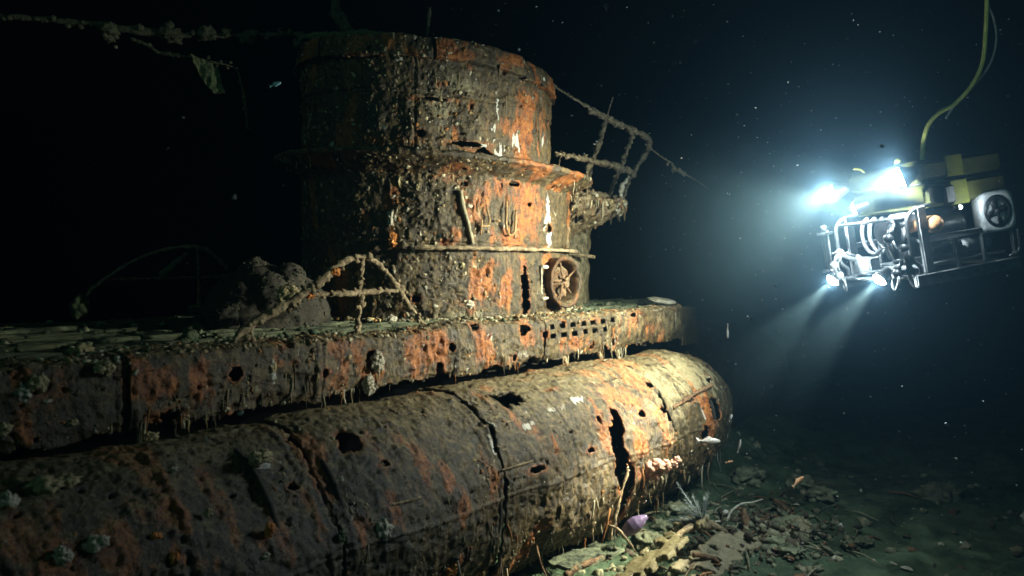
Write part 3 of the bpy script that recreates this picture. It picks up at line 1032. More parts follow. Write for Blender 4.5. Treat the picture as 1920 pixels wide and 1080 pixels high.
def tower_wall(name, ctrl, z0, z1, rustL, whiteL, darkL, siltL, holeL, seed, parent, cracks=(), plate=1.2):
    nu = 800
    nv = int((z1 - z0) / 0.0125)
    C = footprint(ctrl, nu)
    Z = np.linspace(z0, z1, nv)
    Bp = np.stack([np.repeat(C[:, 0:1], nv, 1), np.repeat(C[:, 1:2], nv, 1), np.tile(Z, (nu, 1))], -1)
    Bp = lean(Bp)
    P = Bp.reshape(-1, 3).astype(np.float32)
    keep, lip = holes(P, holeL, 'wall', 3.0, 0.35, 12)
    pit = noise(P, 15, 4 + seed)
    keep &= ~(pit > 0.86)
    rust = patches(P, rustL, 'wall', 2.0 + seed, 0.8)
    white = patches(P, whiteL, 'wall', 6.0 + seed, 0.9, 11)
    dark = patches(P, darkL, 'wall', 9.0 + seed, 0.9)
    silt = patches(P, siltL, 'wall', 19.0 + seed, 0.9)
    rust = np.maximum(rust, 0.85 * sstep(fbm(P, np.array([2.0, 2.0, 0.9]), 3, 31 + seed), 0.36, 0.62))
    rust = np.maximum(rust, 0.7 * lip)
    d = 0.025 * lip * noise(P, 6, 17) + 0.035 * noise(P, 0.9, 3 + seed) + 0.04 * noise(P, 1.9, 13 + seed) + 0.022 * fbm(P, 4.5, 4, 7, 0.65) + 0.03 * np.maximum(fbm(P, 8, 3, 141, 0.6) - 0.1, 0) * sstep(noise(P, 1.2, 142), -0.15, 0.35)
    d += 0.026 * rust * np.maximum(fbm(P, np.array([13, 13, 6]), 3, 9), -0.1) + 0.014 * white
    d += 0.018 * np.maximum(fbm(P, np.array([9, 9, 5]), 3, 55), 0) * (0.4 + dark)
    d += 0.010 * np.maximum(fbm(P, 24, 2, 71, 0.6), -0.2)
    d -= 0.025 * sstep(pit, 0.5, 0.8)
    d -= 0.022 * sstep(noise(P, np.array([8, 8, 4]), 44), 0.45, 0.75) * sstep(rust + dark, 0.3, 0.9)
    # vertical plate joints
    per = np.arange(nu) / nu * 11.6
    js = np.repeat((np.abs(((per + seed) % plate) - 0.03) < 0.012)[:, None], nv, 1).ravel()
    jl = np.repeat((np.abs(((per + seed) % plate) - 0.075) < 0.028)[:, None], nv, 1).ravel()
    d -= 0.012 * js
    d += 0.007 * jl
    zz = np.tile(Z, (nu, 1)).ravel()
    for zc in cracks:
        w = zc + 0.03 * noise(P * np.array([1, 1, 0]), 1.2, seed)
        d += 0.012 * ((zz - w > 0.0) & (zz - w < 0.05))
        d -= 0.014 * (np.abs(zz - w + 0.012) < 0.012)
    wear = np.stack([rust, dark, white, silt], -1)
    V, Q, W, N = sheet(Bp, d.reshape(nu, nv), keep.reshape(nu, nv), wear.reshape(nu, nv, 4), 0.02, True)
    o = sub_part(link(name, mesh_np(name, V, Q, None, M_TOWER, W)), parent)
    TW_SURF.append(((Bp.reshape(-1, 3) + N * d[:, None])[keep], N[keep]))
    return o


low_rust = [((8.604,6.906,1.656), .45, .3, 1.2), ((8.305,6.897,1.059), .4, .17, 1.1), ((8.604,6.906,1.287), .28, .28, 1.0), ((7.539,7.089,1.462), .07, .3, 1.0), ((7.808,6.985,0.525), .28, .32, 1.2), ((8.168,6.921,0.483), .15, .3, 1.0), ((7.490,7.119,1.115), .2, .12, .8),
            ((7.339,7.211,0.976), .15, .08, .8), ((6.843,7.673,1.178), .06, .2, .8), ((10.232,7.347,1.191), .12, .4, .9), ((10.063,7.276,0.355), .08, .4, .9), ((7.310,7.229,1.867), .2, .1, .6), ((9.577,7.072,1.884), .2, .1, .8), ((7.615,7.044,0.215), .15, .12, .7)]
low_white = [((9.144,6.974,1.501), .06, .2, 1.2), ((9.177,6.978,1.079), .07, .13, 1.0), ((9.086,6.967,1.345), .07, .12, 1.1), ((7.808,6.985,1.191), .16, .08, .35), ((6.596,8.164,1.494), .05, .06, .6)]
low_dark = [((7.129,7.338,1.383), .35, .4, .6), ((6.698,7.868,1.043), .5, .6, .7), ((7.249,7.266,0.428), .4, .3, .5), ((7.940,6.962,1.830), .4, .08, .6), ((6.559,8.333,1.395), .3, .5, .6), ((8.674,6.915,0.399), .1, .4, .4)]  # last patch paints in the shadow beside the hatch ring
low_silt = [((10.309,7.380,0.685), .3, .8, .6), ((7.765,6.993,1.399), .15, .12, .5), ((9.732,7.137,0.205), .2, .2, .5), ((7.429,7.156,0.081), .6, .06, .6)]
low_holes = [((9.206,6.982,1.249), .06, .07), ((8.703,6.918,1.566), .035, .04), ((10.063,7.276,1.309), .03, .09), ((10.309,7.380,1.320), .025, .09), ((8.305,6.897,1.818), .09, .03), ((8.427,6.883,0.945), .035, .03), ((8.604,6.906,0.977), .02, .02),
             ((8.864,6.939,1.147), .02, .07), ((8.563,6.901,0.365), .10, .30), ((9.206,6.982,0.422), .2, .3), ((8.168,6.921,1.573), .03, .05), ((9.577,7.072,0.093), .05, .06), ((7.551,7.082,1.773), .05, .03), ((7.027,7.424,0.294), .05, .04), ((8.030,6.946,0.734), .03, .03)]  # tall slot left of the hatch is cut to deepen the ring's shadow
TOWER = tower_wall('conning_tower', LOWC, -0.04, 2.06, low_rust, low_white, low_dark, low_silt, low_holes, 0, None, (1.02,), 2.35)
up_rust = [((8.662,6.951,2.778), .3, .45, 1.3), ((8.518,6.928,2.240), .25, .2, 1.0), ((8.965,6.999,3.130), .15, .15, 1.0), ((8.258,6.933,2.611), .12, .2, .9), ((7.461,7.157,2.531), .06, .28, 1.0), ((6.703,7.873,2.325), .25, .1, .8), ((7.697,7.025,2.164), .15, .1, .9), ((7.141,7.351,2.817), .2, .05, .6),
           ((8.888,6.987,2.057), .2, .12, 1.0), ((6.952,7.543,2.302), .2, .06, .6), ((7.261,7.278,3.032), .12, .06, .7), ((9.182,7.040,2.706), .06, .4, .7)]
up_white = [((8.063,6.965,2.803), .035, .22, 1.2), ((8.010,6.974,2.548), .05, .14, 1.1), ((8.101,6.959,2.164), .09, .15, 1.2), ((8.417,6.913,2.411), .07, .12, 1.1), ((6.919,7.587,3.344), .06, .03, 1.0), ((7.724,7.021,2.292), .16, .02, .8), ((6.534,8.447,3.352), .04, .1, .7), ((6.534,8.447,2.292), .04, .05, .8), ((9.121,7.023,2.503), .03, .15, .6), ((7.566,7.093,3.127), .1, .1, .3)]
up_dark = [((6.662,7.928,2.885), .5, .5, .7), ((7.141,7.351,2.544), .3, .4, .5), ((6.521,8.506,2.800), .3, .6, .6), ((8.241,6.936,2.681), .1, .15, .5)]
up_silt = [((7.322,7.241,2.762), .35, .3, .55), ((7.566,7.093,3.058), .3, .2, .6), ((7.785,7.011,2.593), .15, .3, .4), ((9.182,7.040,3.015), .1, .5, .4)]
up_holes = [((7.855,7.000,2.164), .13, .11), ((7.595,7.075,2.297), .22, .03), ((9.494,7.219,2.829), .04, .1), ((7.214,7.306,2.850), .17, .018), ((8.194,6.944,3.359), .05, .04), ((7.083,7.386,2.404), .05, .04), ((7.659,7.037,2.787), .02, .04)]
UPPER = tower_wall('upper_wall', UPC, 2.12, 3.42, up_rust, up_white, up_dark, up_silt, up_holes, 5, TOWER, (2.95,), 2.1)


# ---- swept plates round the tower (ledge, rim)
def swept(name, ctrl, prof, parent, u0=0.0, u1=1.0, seed=0, mat=None, amp=0.02, rustv=0.5, rag=0.0):
    """prof: (offset from wall, height) from bottom/inside round the outside to the top/inside"""
    nu = 900
    C = footprint(ctrl, nu)
    Nn = out_normal(C)
    a, b = int(u0 * nu), int(u1 * nu)
    full = (b - a) >= nu
    idx = np.arange(a, b) % nu
    pr = np.asarray(prof, float)
    s = np.concatenate([[0], np.cumsum(np.linalg.norm(np.diff(pr, axis=0), axis=1))])
    nv = max(10, int(s[-1] / 0.013))
    tt = np.linspace(0, s[-1], nv)
    of, hz = np.interp(tt, s, pr[:, 0]), np.interp(tt, s, pr[:, 1])
    Bp = np.stack([C[idx, 0:1] + Nn[idx, 0:1] * of, C[idx, 1:2] + Nn[idx, 1:2] * of, np.tile(hz, (len(idx), 1))], -1)
    Bp = lean(Bp)
    P = Bp.reshape(-1, 3).astype(np.float32)
    d = amp * (fbm(P, 3, 4, seed, 0.6) + 0.6 * np.maximum(fbm(P, 12, 3, seed + 3), -0.2))
    rust = rustv * sstep(fbm(P, 2.2, 3, seed + 8), -0.1, 0.5)
    dark = 0.6 * sstep(fbm(P, 2.6, 3, seed + 18), 0.0, 0.5)
    wear = np.stack([rust, dark, np.zeros(len(P)), 0.2 * np.ones(len(P))], -1)
    keep = noise(P, 9, seed + 4) < 0.68
    if rag:
        keep &= (np.tile(of, (len(idx), 1)).ravel() < pr[:, 0].max() - rag * np.maximum(fbm(P * np.array([1, 1, 0]), 3.0, 3, seed), 0))
    V, Q, W, N = sheet(Bp, d.reshape(len(idx), nv), keep.reshape(len(idx), nv), wear.reshape(len(idx), nv, 4), 0.02, full)
    o = sub_part(link(name, mesh_np(name, V, Q, None, mat or M_TOWER, W)), parent)
    TW_SURF.append(((Bp.reshape(-1, 3) + N * d[:, None])[keep], N[keep]))
    return o


swept('spray_ledge', LOWC, [(-0.03, 1.86), (0.05, 1.93), (0.31, 2.075), (0.36, 2.10), (0.36, 2.145), (0.31, 2.16), (0.05, 2.15), (-0.14, 2.17)], TOWER, seed=3, rustv=0.8)
# rim: bent plates following each other round the top edge
for k, (u0, u1, dz, df) in enumerate([(0.0, 0.135, 0, 0), (0.137, 0.255, 0.012, .02), (0.257, 0.41, -0.012, .0), (0.412, 0.6, 0, 0), (0.602, 0.8, .01, 0), (0.802, 0.998, 0, .01)]):
    swept('rim_plate', UPC, [(-0.02, 3.37 + dz), (0.05, 3.36 + dz), (0.10 + df, 3.37 + dz), (0.075 + df, 3.5 + dz), (0.04 + df, 3.63 + dz), (0.0, 3.645 + dz), (-0.06, 3.63 + dz), (-0.05, 3.4 + dz)], TOWER, u0, u1, 20 + 4 * k, rustv=0.9)

# ---- handrail along the near side
nu = 900
C = footprint(LOWC, nu)
Nn = out_normal(C)
lowfrac = np.arange(nu)
sel = [i for i in range(nu) if C[i, 1] < 8.3 and C[i, 0] > 7.0]
hr = [(C[i, 0] + Nn[i, 0] * 0.10, C[i, 1] + Nn[i, 1] * 0.10, 0.945 - 0.006 * (C[i, 0] - 7)) for i in sel[::40]]
hr.append((11.371,7.594,0.843))
acc = Acc()
acc.tube(hr, 0.024, 8, 0.025, 0.55, 14)
HR = sub_part(acc.build('handrail', M_RAIL), TOWER)
for i in sel[30::75]:
    acc = Acc()
    acc.tube([(C[i, 0] - Nn[i, 0] * .05, C[i, 1] - Nn[i, 1] * .05, .94), (C[i, 0] + Nn[i, 0] * .1, C[i, 1] + Nn[i, 1] * .1, .94)], .016, 6, .02, .5, 20)
    sub_part(acc.build('bracket', M_RAIL), TOWER)


# ---- raised letters and marks left on the plating
def wall_at(x):
    i = min((i for i in range(nu) if C[i, 1] < 8.4), key=lambda i: abs(C[i, 0] - x))
    return C[i], Nn[i]


def on_wall(p, off):
    c, n = wall_at(p[0])
    return (c[0] + n[0] * off, c[1] + n[1] * off, p[2])


def letter(strokes, name, r, mat):
    a = Acc()
    for st in strokes:
        a.tube([on_wall(p, 0.045) for p in st], np.atleast_1d(r) * .75, 7, 0.015, 0.35, 22, seed=random.random() * 9)
    o = sub_part(a.build(name, mat), TOWER)
    return o


letter([[(7.478,7.126,1.681), (7.502,7.112,1.495), (7.564,7.075,1.255), (7.639,7.029,0.992)]], 'raised_letter', [.05, .045, .04, .03], wreck_material('letter_rust', ((0.12, 0.05, 0.02), (0.28, 0.12, 0.04), (0.42, 0.24, 0.1)))).__setitem__('label', 'slanting rust stroke of a raised letter')
M_LET = simple_mat('letter_metal', (0.17, 0.09, 0.04), (0.42, 0.28, 0.14), 20, .8, 0, .6, .01)
letter([[(7.694,7.006,1.501), (7.703,7.004,1.411)], [(7.817,6.984,1.486), (7.861,6.976,1.333), (7.870,6.974,1.277)], [(7.756,6.995,1.315), (7.738,6.998,1.119)], [(7.738,6.998,1.231), (7.879,6.973,1.235)], [(7.978,6.955,1.308), (8.030,6.946,1.310)]], 'raised_letter', .018, M_LET)
letter([[(8.147,6.925,1.572), (8.139,6.927,1.414), (8.139,6.927,1.235), (8.203,6.915,1.122), (8.279,6.902,1.160), (8.314,6.895,1.276), (8.326,6.893,1.458)]], 'raised_letter', .022, M_LET)['label'] = 'raised letter U on rust'
letter([[(7.559,7.078,1.490), (7.627,7.036,1.485)]], 'raised_letter', .03, M_WHITE)

# ---- hatch: ring, lid, hinge bar, on the right of the tower face
hc, hn = wall_at(9.38)
HM = basis((hn[0] - 0.25, hn[1], 0.02))
HCEN = Vector((hc[0] + hn[0] * 0.06, hc[1] + hn[1] * 0.06, 0.47))
a = Acc()
a.lathe([(0.325, -0.16), (0.35, -0.16), (0.352, 0.12), (0.368, 0.14), (0.378, 0.165), (0.365, 0.185), (0.342, 0.185), (0.315, 0.17), (0.305, 0.10), (0.305, -0.1)], 72, place(HM, HCEN))
V = a.v[0]
a.v[0] = V + (0.022 * fbm(V, 9, 4, 3)[:, None] * (V - np.array(HCEN)) / 0.36).astype(np.float32)
a.c = [np.tile(np.array([0.35, .6, .1, .25], np.float32), (len(V), 1))]
HATCH = sub_part(a.build('hatch', M_TOWER), TOWER)
a = Acc()
n = 60
hx0 = HM.to_3x3() @ Vector((-1, 0, 0))
a.lathe([(0.0, -.03), (.2, -.03), (.215, -.01)] + [(r, 0.06 + 0.014 * math.sin(r * 34)) for r in np.linspace(0.225, 0.0, 22)], n, place(HM, HCEN + hx0 * 0.02))
V = a.v[0]
a.v[0] = V + (np.array(hn.tolist() + [0]) * (0.06 * fbm(V, 7, 4, 6))[:, None]).astype(np.float32)
a.c = [np.tile(np.array([0.35, .35, .15, .4], np.float32), (len(V), 1))]
sub_part(a.build('hatch_lid', M_TOWER), TOWER)
for k in range(5):
    a = Acc()
    an = RAD(20 + 72 * k)
    q0 = HM.to_3x3() @ Vector((math.cos(an) * .05, math.sin(an) * .05, .11))
    q1 = HM.to_3x3() @ Vector((math.cos(an + .2) * .33, math.sin(an + .2) * .33, .13))
    a.tube([HCEN + q0, HCEN + q1 * random.uniform(.75, 1)], [.022, .012], 7, .02, .5, 16)
    sub_part(a.build('spoke', M_RAILDARK), TOWER)
a = Acc()
hx = HM.to_3x3() @ Vector((-1, 0, 0))
p0 = HCEN + hx * 0.47 + Vector((hn[0], hn[1], 0)) * 0.07
a.tube([p0 + Vector((0, 0, -.22)), p0 + Vector((0, 0, .22))], .016, 7, .03, .4, 16)
for dz in (-.22, .22):
    a.tube([p0 + Vector((0, 0, dz)), p0 - hx * 0.14 + Vector((0, 0, dz))], [.03, .025], 7, .02, .5, 16)
sub_part(a.build('hinge', M_WHITE), TOWER)  # pale material stands in for lamplight catching the bar

# ---- rear fairing under the gallery
nu2, nv2 = 320, 120
th = np.linspace(0, 2 * math.pi, nu2, endpoint=False)
Bp = np.stack([np.repeat((11.55 + 0.62 * np.cos(th))[:, None], nv2, 1), np.repeat((8.6 + 0.62 * np.sin(th))[:, None], nv2, 1), np.tile(np.linspace(-.03, 1.75, nv2), (nu2, 1))], -1)
P = Bp.reshape(-1, 3).astype(np.float32)
d = 0.04 * fbm(P, 2, 4, 3) + 0.03 * np.maximum(fbm(P, np.array([9, 9, 3]), 3, 8), -.1)
wear = np.stack([0.3 * sstep(noise(P, 2, 4), .1, .5), np.zeros(len(P)), 0.25 * sstep(noise(P, 5, 9), .3, .6), 0.5 * np.ones(len(P))], -1)
V, Q, W, N = sheet(Bp, d.reshape(nu2, nv2), (noise(P, 7, 3) < .72).reshape(nu2, nv2), wear.reshape(nu2, nv2, 4), .02, True)
sub_part(link('rear_fairing', mesh_np('rear_fairing', V, Q, None, M_TOWER, W)), TOWER)

# ------------------------------------------------------------------ gun platform (gallery) with leaning rails
GD = 13.8
edge = [(10.45, 7.42), (10.9, 7.2), (11.5, 7.15), (12.05, 7.42), (12.4, 7.95), (12.5, 8.6), (12.4, 9.25), (11.5, 10.0), (10.45, 9.8)]
E2 = path(np.c_[np.array(edge), np.full(len(edge), 1.78)], 0.02)
cen = np.array([11.0, 8.6])
rows = []
for f_, z in [(0.25, 1.1), (0.5, 1.26), (0.75, 1.45), (0.95, 1.64), (1.0, 1.755), (1.01, 1.80), (0.97, 1.82), (0.8, 1.80), (0.5, 1.80), (0.2, 1.80)]:
    rows.append(np.c_[cen + (E2[:, :2] - cen) * f_, np.full(len(E2), z)])
Bp = np.stack(rows, 1)
from_i = np.linspace(0, Bp.shape[1] - 1, 70)
lo_i = np.minimum(from_i.astype(int), Bp.shape[1] - 2)
Bp = Bp[:, lo_i] + (Bp[:, lo_i + 1] - Bp[:, lo_i]) * (from_i - lo_i)[None, :, None]
P = Bp.reshape(-1, 3).astype(np.float32)
d = 0.05 * fbm(P, 4, 4, 3) + 0.03 * np.maximum(fbm(P, 13, 3, 8), -.1)
keep = fbm(P, 3.2, 3, 12) < 0.55
wear = np.stack([0.35 * np.ones(len(P)), 0.4 * sstep(noise(P, 3, 4), 0, .5), np.zeros(len(P)), 0.5 * np.ones(len(P))], -1)
sh_ = Bp.shape[:2]
V, Q, W, N = sheet(Bp, d.reshape(sh_), keep.reshape(sh_), wear.reshape(*sh_, 4), .025)
GAL = sub_part(link('gun_platform', mesh_np('gun_platform', V, Q, None, M_TOWER, W)))
acc = Acc()
vi = RNG.choice(len(V), 600)
scatter(acc, V[vi], np.tile([0.3, -0.5, 0.4], (600, 1)), 0.014 + 0.045 * RNG.random(600) ** 2, 1, np.array([.5, .3, .3, .1, .1, .1, .2]), 0.8, stretch=0.5)
el = E2[(E2[:, 1] < 8.8)]
drips(acc, el[RNG.choice(len(el), 60)] + np.array([0, 0, -.02]), .08, .22, .016)
tag(sub_part(acc.build('encrusting_growth', M_CRUST), GAL), kind='stuff')


def rail(name, pts, r, parent, mat=M_RAIL, rough=0.95, rs=15, step=0.018):
    a = Acc()
    r = np.atleast_1d(r) * (1.3 if parent in (GAL, None) and not name.startswith('deck') else .95)
    a.tube(pts, r, 8, step, rough, rs, seed=random.random() * 40)
    rr = float(np.max(np.atleast_1d(r)))
    if rough > .35:
        pp = path(pts, .02)
        for q in pp:
            if random.random() < (.30 if rr > .012 else .1):
                a.blob(q + RNG.normal(size=3) * rr * .6, rr * random.uniform(.5, 1.25), .6, 2.0, 1, random.random() * 90)
    return sub_part(a.build(name, mat), parent)


rail('top_rail', [(10.770,7.380,3.312), (11.172,7.365,3.210), (11.830,7.198,3.054), (12.251,7.161,2.983), (12.574,7.241,2.915), (12.813,7.423,2.745)], [.022, .034, .036, .034, .03, .02], GAL)
rail('middle_rail', [(10.308,7.622,2.501), (10.780,7.524,2.472), (11.426,7.371,2.415), (11.979,7.332,2.371), (12.310,7.402,2.310)], [.014, .026, .03, .032, .028], GAL)
rail('post', [(11.319,7.344,3.121), (11.250,7.427,2.762), (11.158,7.538,2.430), (11.078,7.634,2.116), (11.021,7.703,1.829)], [.03, .026, .03, .02, .028], GAL)
rail('post', [(11.958,7.201,2.988), (11.893,7.279,2.692), (11.834,7.350,2.433), (11.739,7.464,2.110), (11.657,7.564,1.787)], [.028, .024, .03, .02, .028], GAL)
rail('post', [(12.732,7.365,2.761), (12.434,7.410,2.475), (12.250,7.476,2.196), (12.103,7.496,1.922), (11.969,7.500,1.689)], [.026, .024, .03, .03, .024], GAL)
rail('post', [(10.999,8.043,2.664), (10.970,8.078,2.336), (10.872,8.039,2.081)], .008, GAL)
rail('post', [(11.849,7.958,2.577), (11.812,8.002,2.244), (11.693,7.990,1.903)], [.014, .02, .016], GAL)
rail('post', [(11.657,7.093,2.216), (11.576,7.191,2.018), (11.565,7.204,1.801), (11.530,7.246,1.566)], [.016, .02, .026, .02], GAL, M_WHITE)
rail('antenna_rod', [(11.478,7.309,3.554), (11.378,7.351,3.247), (11.307,7.358,3.085)], [.008, .012, .014], GAL, M_RAIL, .3)
rail('brace', [(10.367,7.708,1.677), (10.805,7.650,1.813), (11.253,7.580,1.891), (11.739,7.464,1.805), (11.993,7.471,1.689)], [.03, .03, .045, .045, .035], GAL)
rail('brace', [(10.912,7.835,1.416), (11.249,7.741,1.544), (11.621,7.606,1.639), (11.824,7.518,1.626)], [.014, .016, .018, .02], GAL)

# ------------------------------------------------------------------ jumping wires
W1 = rail('jumping_wire', [(10.210,7.741,3.659), (10.477,7.575,3.491), (10.770,7.380,3.312)], [.012, .012, .02], None, M_RAIL, .6, 12)
rail('wire_end', [(12.269,7.139,2.833), (12.596,7.059,2.672), (12.915,6.987,2.554)], [.012, .012, .014], W1, M_RAIL, .5)
rail('wire_end', [(12.915,6.987,2.554), (13.067,6.961,2.440), (13.257,6.889,2.373)], [.02, .035, .05], W1, M_RAIL, .6)
rail('wire_end', [(13.244,6.904,2.383), (13.571,6.823,2.276), (13.902,6.737,2.136)], [.02, .008, .004], W1, M_RAIL, .3)
W2 = rail('jumping_wire', [(3.131,10.944,3.678), (3.767,10.804,3.763), (4.444,10.458,3.759), (5.199,10.019,3.723), (5.944,9.591,3.808), (6.568,9.153,3.879)], [.018, .02, .028, .03, .026, .022], None, M_WIRE, .8, 7, .05)
for p, s_ in [((4.509,10.380,3.719), .10), ((4.509,10.380,3.597), .06), ((5.177,10.046,3.723), .12), ((5.510,9.801,3.779), .11), ((5.990,9.536,3.765), .12), ((5.730,9.693,3.822), .06), ((4.802,10.184,3.762), .05), ((6.521,9.209,3.748), .08)]:
    a = Acc()
    a.blob(p, (s_, s_ * .8, s_ * .85), .6, 2.2, 3, p[0] * 7)
    for q in range(3):
        a.blob(np.array(p) + RNG.normal(size=3) * s_ * .6, s_ * .45, .6, 2.5, 2, p[0] * 9 + q)
    sub_part(a.build('growth_clump', M_WIRE), W2)
rail('wire_strand', [(4.724,10.278,3.625), (4.907,10.214,3.570), (5.032,10.141,3.487), (5.266,9.939,3.444), (5.586,9.710,3.386), (5.798,9.611,3.340), (5.852,9.545,3.148), (5.889,9.502,2.864), (5.907,9.480,2.523)], [.016, .022, .03, .012, .012, .014, .016, .018, .01], W2, M_WIRE, .6)
# torn sheet of net hanging from the wire
nu3, nv3 = 40, 50
U, Vv = np.meshgrid(np.linspace(0, 1, nu3), np.linspace(0, 1, nv3), indexing='ij')
p0, p1, p2, p3 = [np.array(p) for p in ((5.288,9.912,3.458), (5.599,9.693,3.386), (5.511,9.644,2.985), (5.653,9.628,2.964))]
Bp = ((1 - U) * (1 - Vv))[..., None] * p0 + (U * (1 - Vv))[..., None] * p1 + ((1 - U) * Vv)[..., None] * p2 + (U * Vv)[..., None] * p3
P = Bp.reshape(-1, 3).astype(np.float32)
d = 0.10 * fbm(P, np.array([5, 5, 1.5]), 3, 3)
V, Q, W, N = sheet(Bp, d.reshape(nu3, nv3), (noise(P, 9, 5) < .5).reshape(nu3, nv3), np.zeros((nu3, nv3, 4)), .02)
sub_part(link('hanging_net', mesh_np('hanging_net', V, Q, None, M_GREEN)), W2)

# ------------------------------------------------------------------ masts above the tower
a = Acc()
a.tube([(7.412,9.233,4.095), (7.337,9.322,4.281), (7.268,9.406,4.421)], [.10, .10, .09], 10, .03, .25, 8)
a.tube([(7.288,9.382,4.359), (7.288,9.382,4.576), (7.293,9.376,5.042)], [.07, .07, .065], 10, .03, .25, 8)
sub_part(a.build('periscope_mast', M_WIRE))
a = Acc()
a.tube([(7.856,8.072,3.875), (7.865,8.060,4.108), (7.870,8.054,4.235)], [.028, .026, .024], 8, .03, .3, 10)
a.tube([(7.870,8.054,4.220), (7.879,8.043,4.340)], [.032, .02], 8, .03, .3, 10)
sub_part(a.build('antenna_mast', M_WIRE))
a = Acc()
a.tube([(6.521,9.209,3.821), (6.801,8.872,3.865), (7.174,8.423,3.894), (7.547,7.973,3.821)], [.05, .04, .04, .02], 8, .03, .6, 9)
sub_part(a.build('fallen_spar', M_GREEN))

# ------------------------------------------------------------------ growth on the tower
TSf = np.concatenate([a for a, b in TW_SURF])
TNf = np.concatenate([b for a, b in TW_SURF])
nearside = (TNf @ np.array([0.75, 0.66, 0])) < 0.15
wgt = (0.05 + 2.6 * sstep(fbm(TSf, 1.8, 3, 5), 0.25, 0.7) + 1.2 * (TNf[:, 2] > .6) + 2.2 * sstep(-TSf[:, 0], -8.3, -7.2)) * nearside
acc = Acc()
pi = RNG.choice(len(TSf), 7000, p=wgt / wgt.sum())
scatter(acc, TSf[pi], TNf[pi], 0.007 + 0.030 * RNG.random(len(pi)) ** 5, 1, np.array([.25, .2, .12, .12, .16, .16, .08]), stretch=0.9)
lip = np.where(nearside & (TNf[:, 2] < -.2) & (TSf[:, 2] > 1.7))[0]
drips(acc, TSf[RNG.choice(lip, 70)], .04, .14, .008)
face = np.where(nearside & (np.abs(TNf[:, 2]) < .4) & (noise(TSf, 1.5, 91) > .1))[0]
drips(acc, TSf[RNG.choice(face, 150)], .05, .2, .009, .04)
tag(sub_part(acc.build('encrusting_growth', M_CRUST, None, False), TOWER), kind='stuff')
# rubble heaped where the tower meets the deck
acc = Acc()
ii = [i for i in range(nu) if C[i, 1] < 8.6]
for q in range(330):
    i = random.choice(ii)
    o_ = random.uniform(0.0, 0.22)
    p = (C[i, 0] + Nn[i, 0] * o_, C[i, 1] + Nn[i, 1] * o_, 0.03)
    scatter(acc, [p], [(0, 0, 1)], random.uniform(.012, .05) * (1.2 - o_ * 2), 1, np.array([.3, .2, .1, .1, .2, .1, .1]), .7)
tag(sub_part(acc.build('fallen_rubble', M_CRUST, None, False), TOWER), kind='stuff')

# ------------------------------------------------------------------ deck railings and fairing left of the tower
R1 = rail('deck_railing', [(6.519,6.707,-0.015), (6.311,6.801,0.289), (6.058,6.792,0.559), (5.822,6.764,0.746), (5.587,6.734,0.816), (5.356,6.699,0.787), (5.134,6.653,0.677), (4.811,6.573,0.505), (4.541,6.585,0.357), (4.279,6.588,0.243), (4.040,6.562,0.125), (3.926,6.543,0.023)],
          [.020, .024, .026, .028, .03, .03, .036, .04, .034, .04, .034, .03], None, M_RAIL, .6, 12)
rail('post', [(5.583,6.738,0.805), (5.568,6.756,0.540), (5.626,6.844,0.246), (5.618,6.853,-0.046)], [.026, .026, .03, .04], R1, M_RAIL, .6)
rail('cross_bar', [(4.727,6.674,0.442), (5.250,6.670,0.431), (5.792,6.800,0.434), (6.131,6.783,0.437)], [.026, .03, .03, .022], R1, M_RAIL, .6)
rail('post', [(4.143,6.595,0.200), (4.149,6.587,0.101), (4.155,6.580,0.002)], [.03, .026, .02], R1, M_RAIL, .8)
R2 = rail('deck_railing', [(4.718,11.851,0.020), (4.852,11.847,0.301), (5.065,11.746,0.526), (5.402,11.653,0.770), (5.798,11.489,0.944), (6.194,11.325,0.987), (6.475,11.300,0.868), (6.703,11.339,0.645)], .028, None, M_RAIL, .6, 9, .04)
rail('cross_bar', [(5.016,11.805,0.510), (5.649,11.512,0.519), (6.569,11.187,0.533)], .022, R2, M_RAILDARK, .5)
rail('post', [(6.204,11.313,0.987), (6.220,11.294,0.529), (6.225,11.288,0.079)], .026, R2, M_RAILDARK, .5)
rail('brace', [(6.112,11.424,0.899), (5.929,11.488,0.706), (5.758,11.538,0.549)], [.03, .06, .075], R2, M_GREEN, .3)
a = Acc()
bp = Vector((6.156,11.058,0.075))
a.box((-.2, -.1, -.05), (.2, .1, .05), .02, place(Matrix.Rotation(RAD(-50), 4, 'Z'), bp))
sub_part(a.build('rail_foot', M_GREEN), R2)
a = Acc()
a.blob((4.746,11.817,0.117), (.13, .13, .17), .5, 2.2, 3, 4)
sub_part(a.build('growth_clump', M_GREEN), R2)
# domed fairing grown over with weed
a = Acc()
cd = np.array((5.497,8.407,0.224))
a.blob((cd[0], cd[1], 0.12), (.74, .60, .60), .10, 2.6, 5, 3)
for q_, (dx, dy, dz, rr_) in enumerate([(-.45, -.1, .1, .32), (.35, -.25, .2, .3), (.1, -.3, .42, .26), (-.2, -.35, .3, .28), (.5, -.2, -.02, .3), (-.65, -.2, -.05, .25), (-.1, .1, .5, .24)]):
    a.blob((cd[0] + dx, cd[1] + dy, .12 + dz), rr_ * .8, .12, 2.6, 4, 11 + q_)
V = np.concatenate(a.v)
FAIR = sub_part(a.build('domed_fairing', M_DARK))
acc = Acc()
Nb = V - np.array([cd[0], cd[1], .12])
Nb /= np.linalg.norm(Nb, axis=1)[:, None]
pi = RNG.choice(len(V), 4200)
scatter(acc, V[pi], Nb[pi], .008 + .018 * RNG.random(4200) ** 3, 1, np.array([3, 2, .8, 3, .1]), .5, GP * .22)
tag(sub_part(acc.build('encrusting_growth', M_CRUST, None, False), FAIR), kind='stuff')

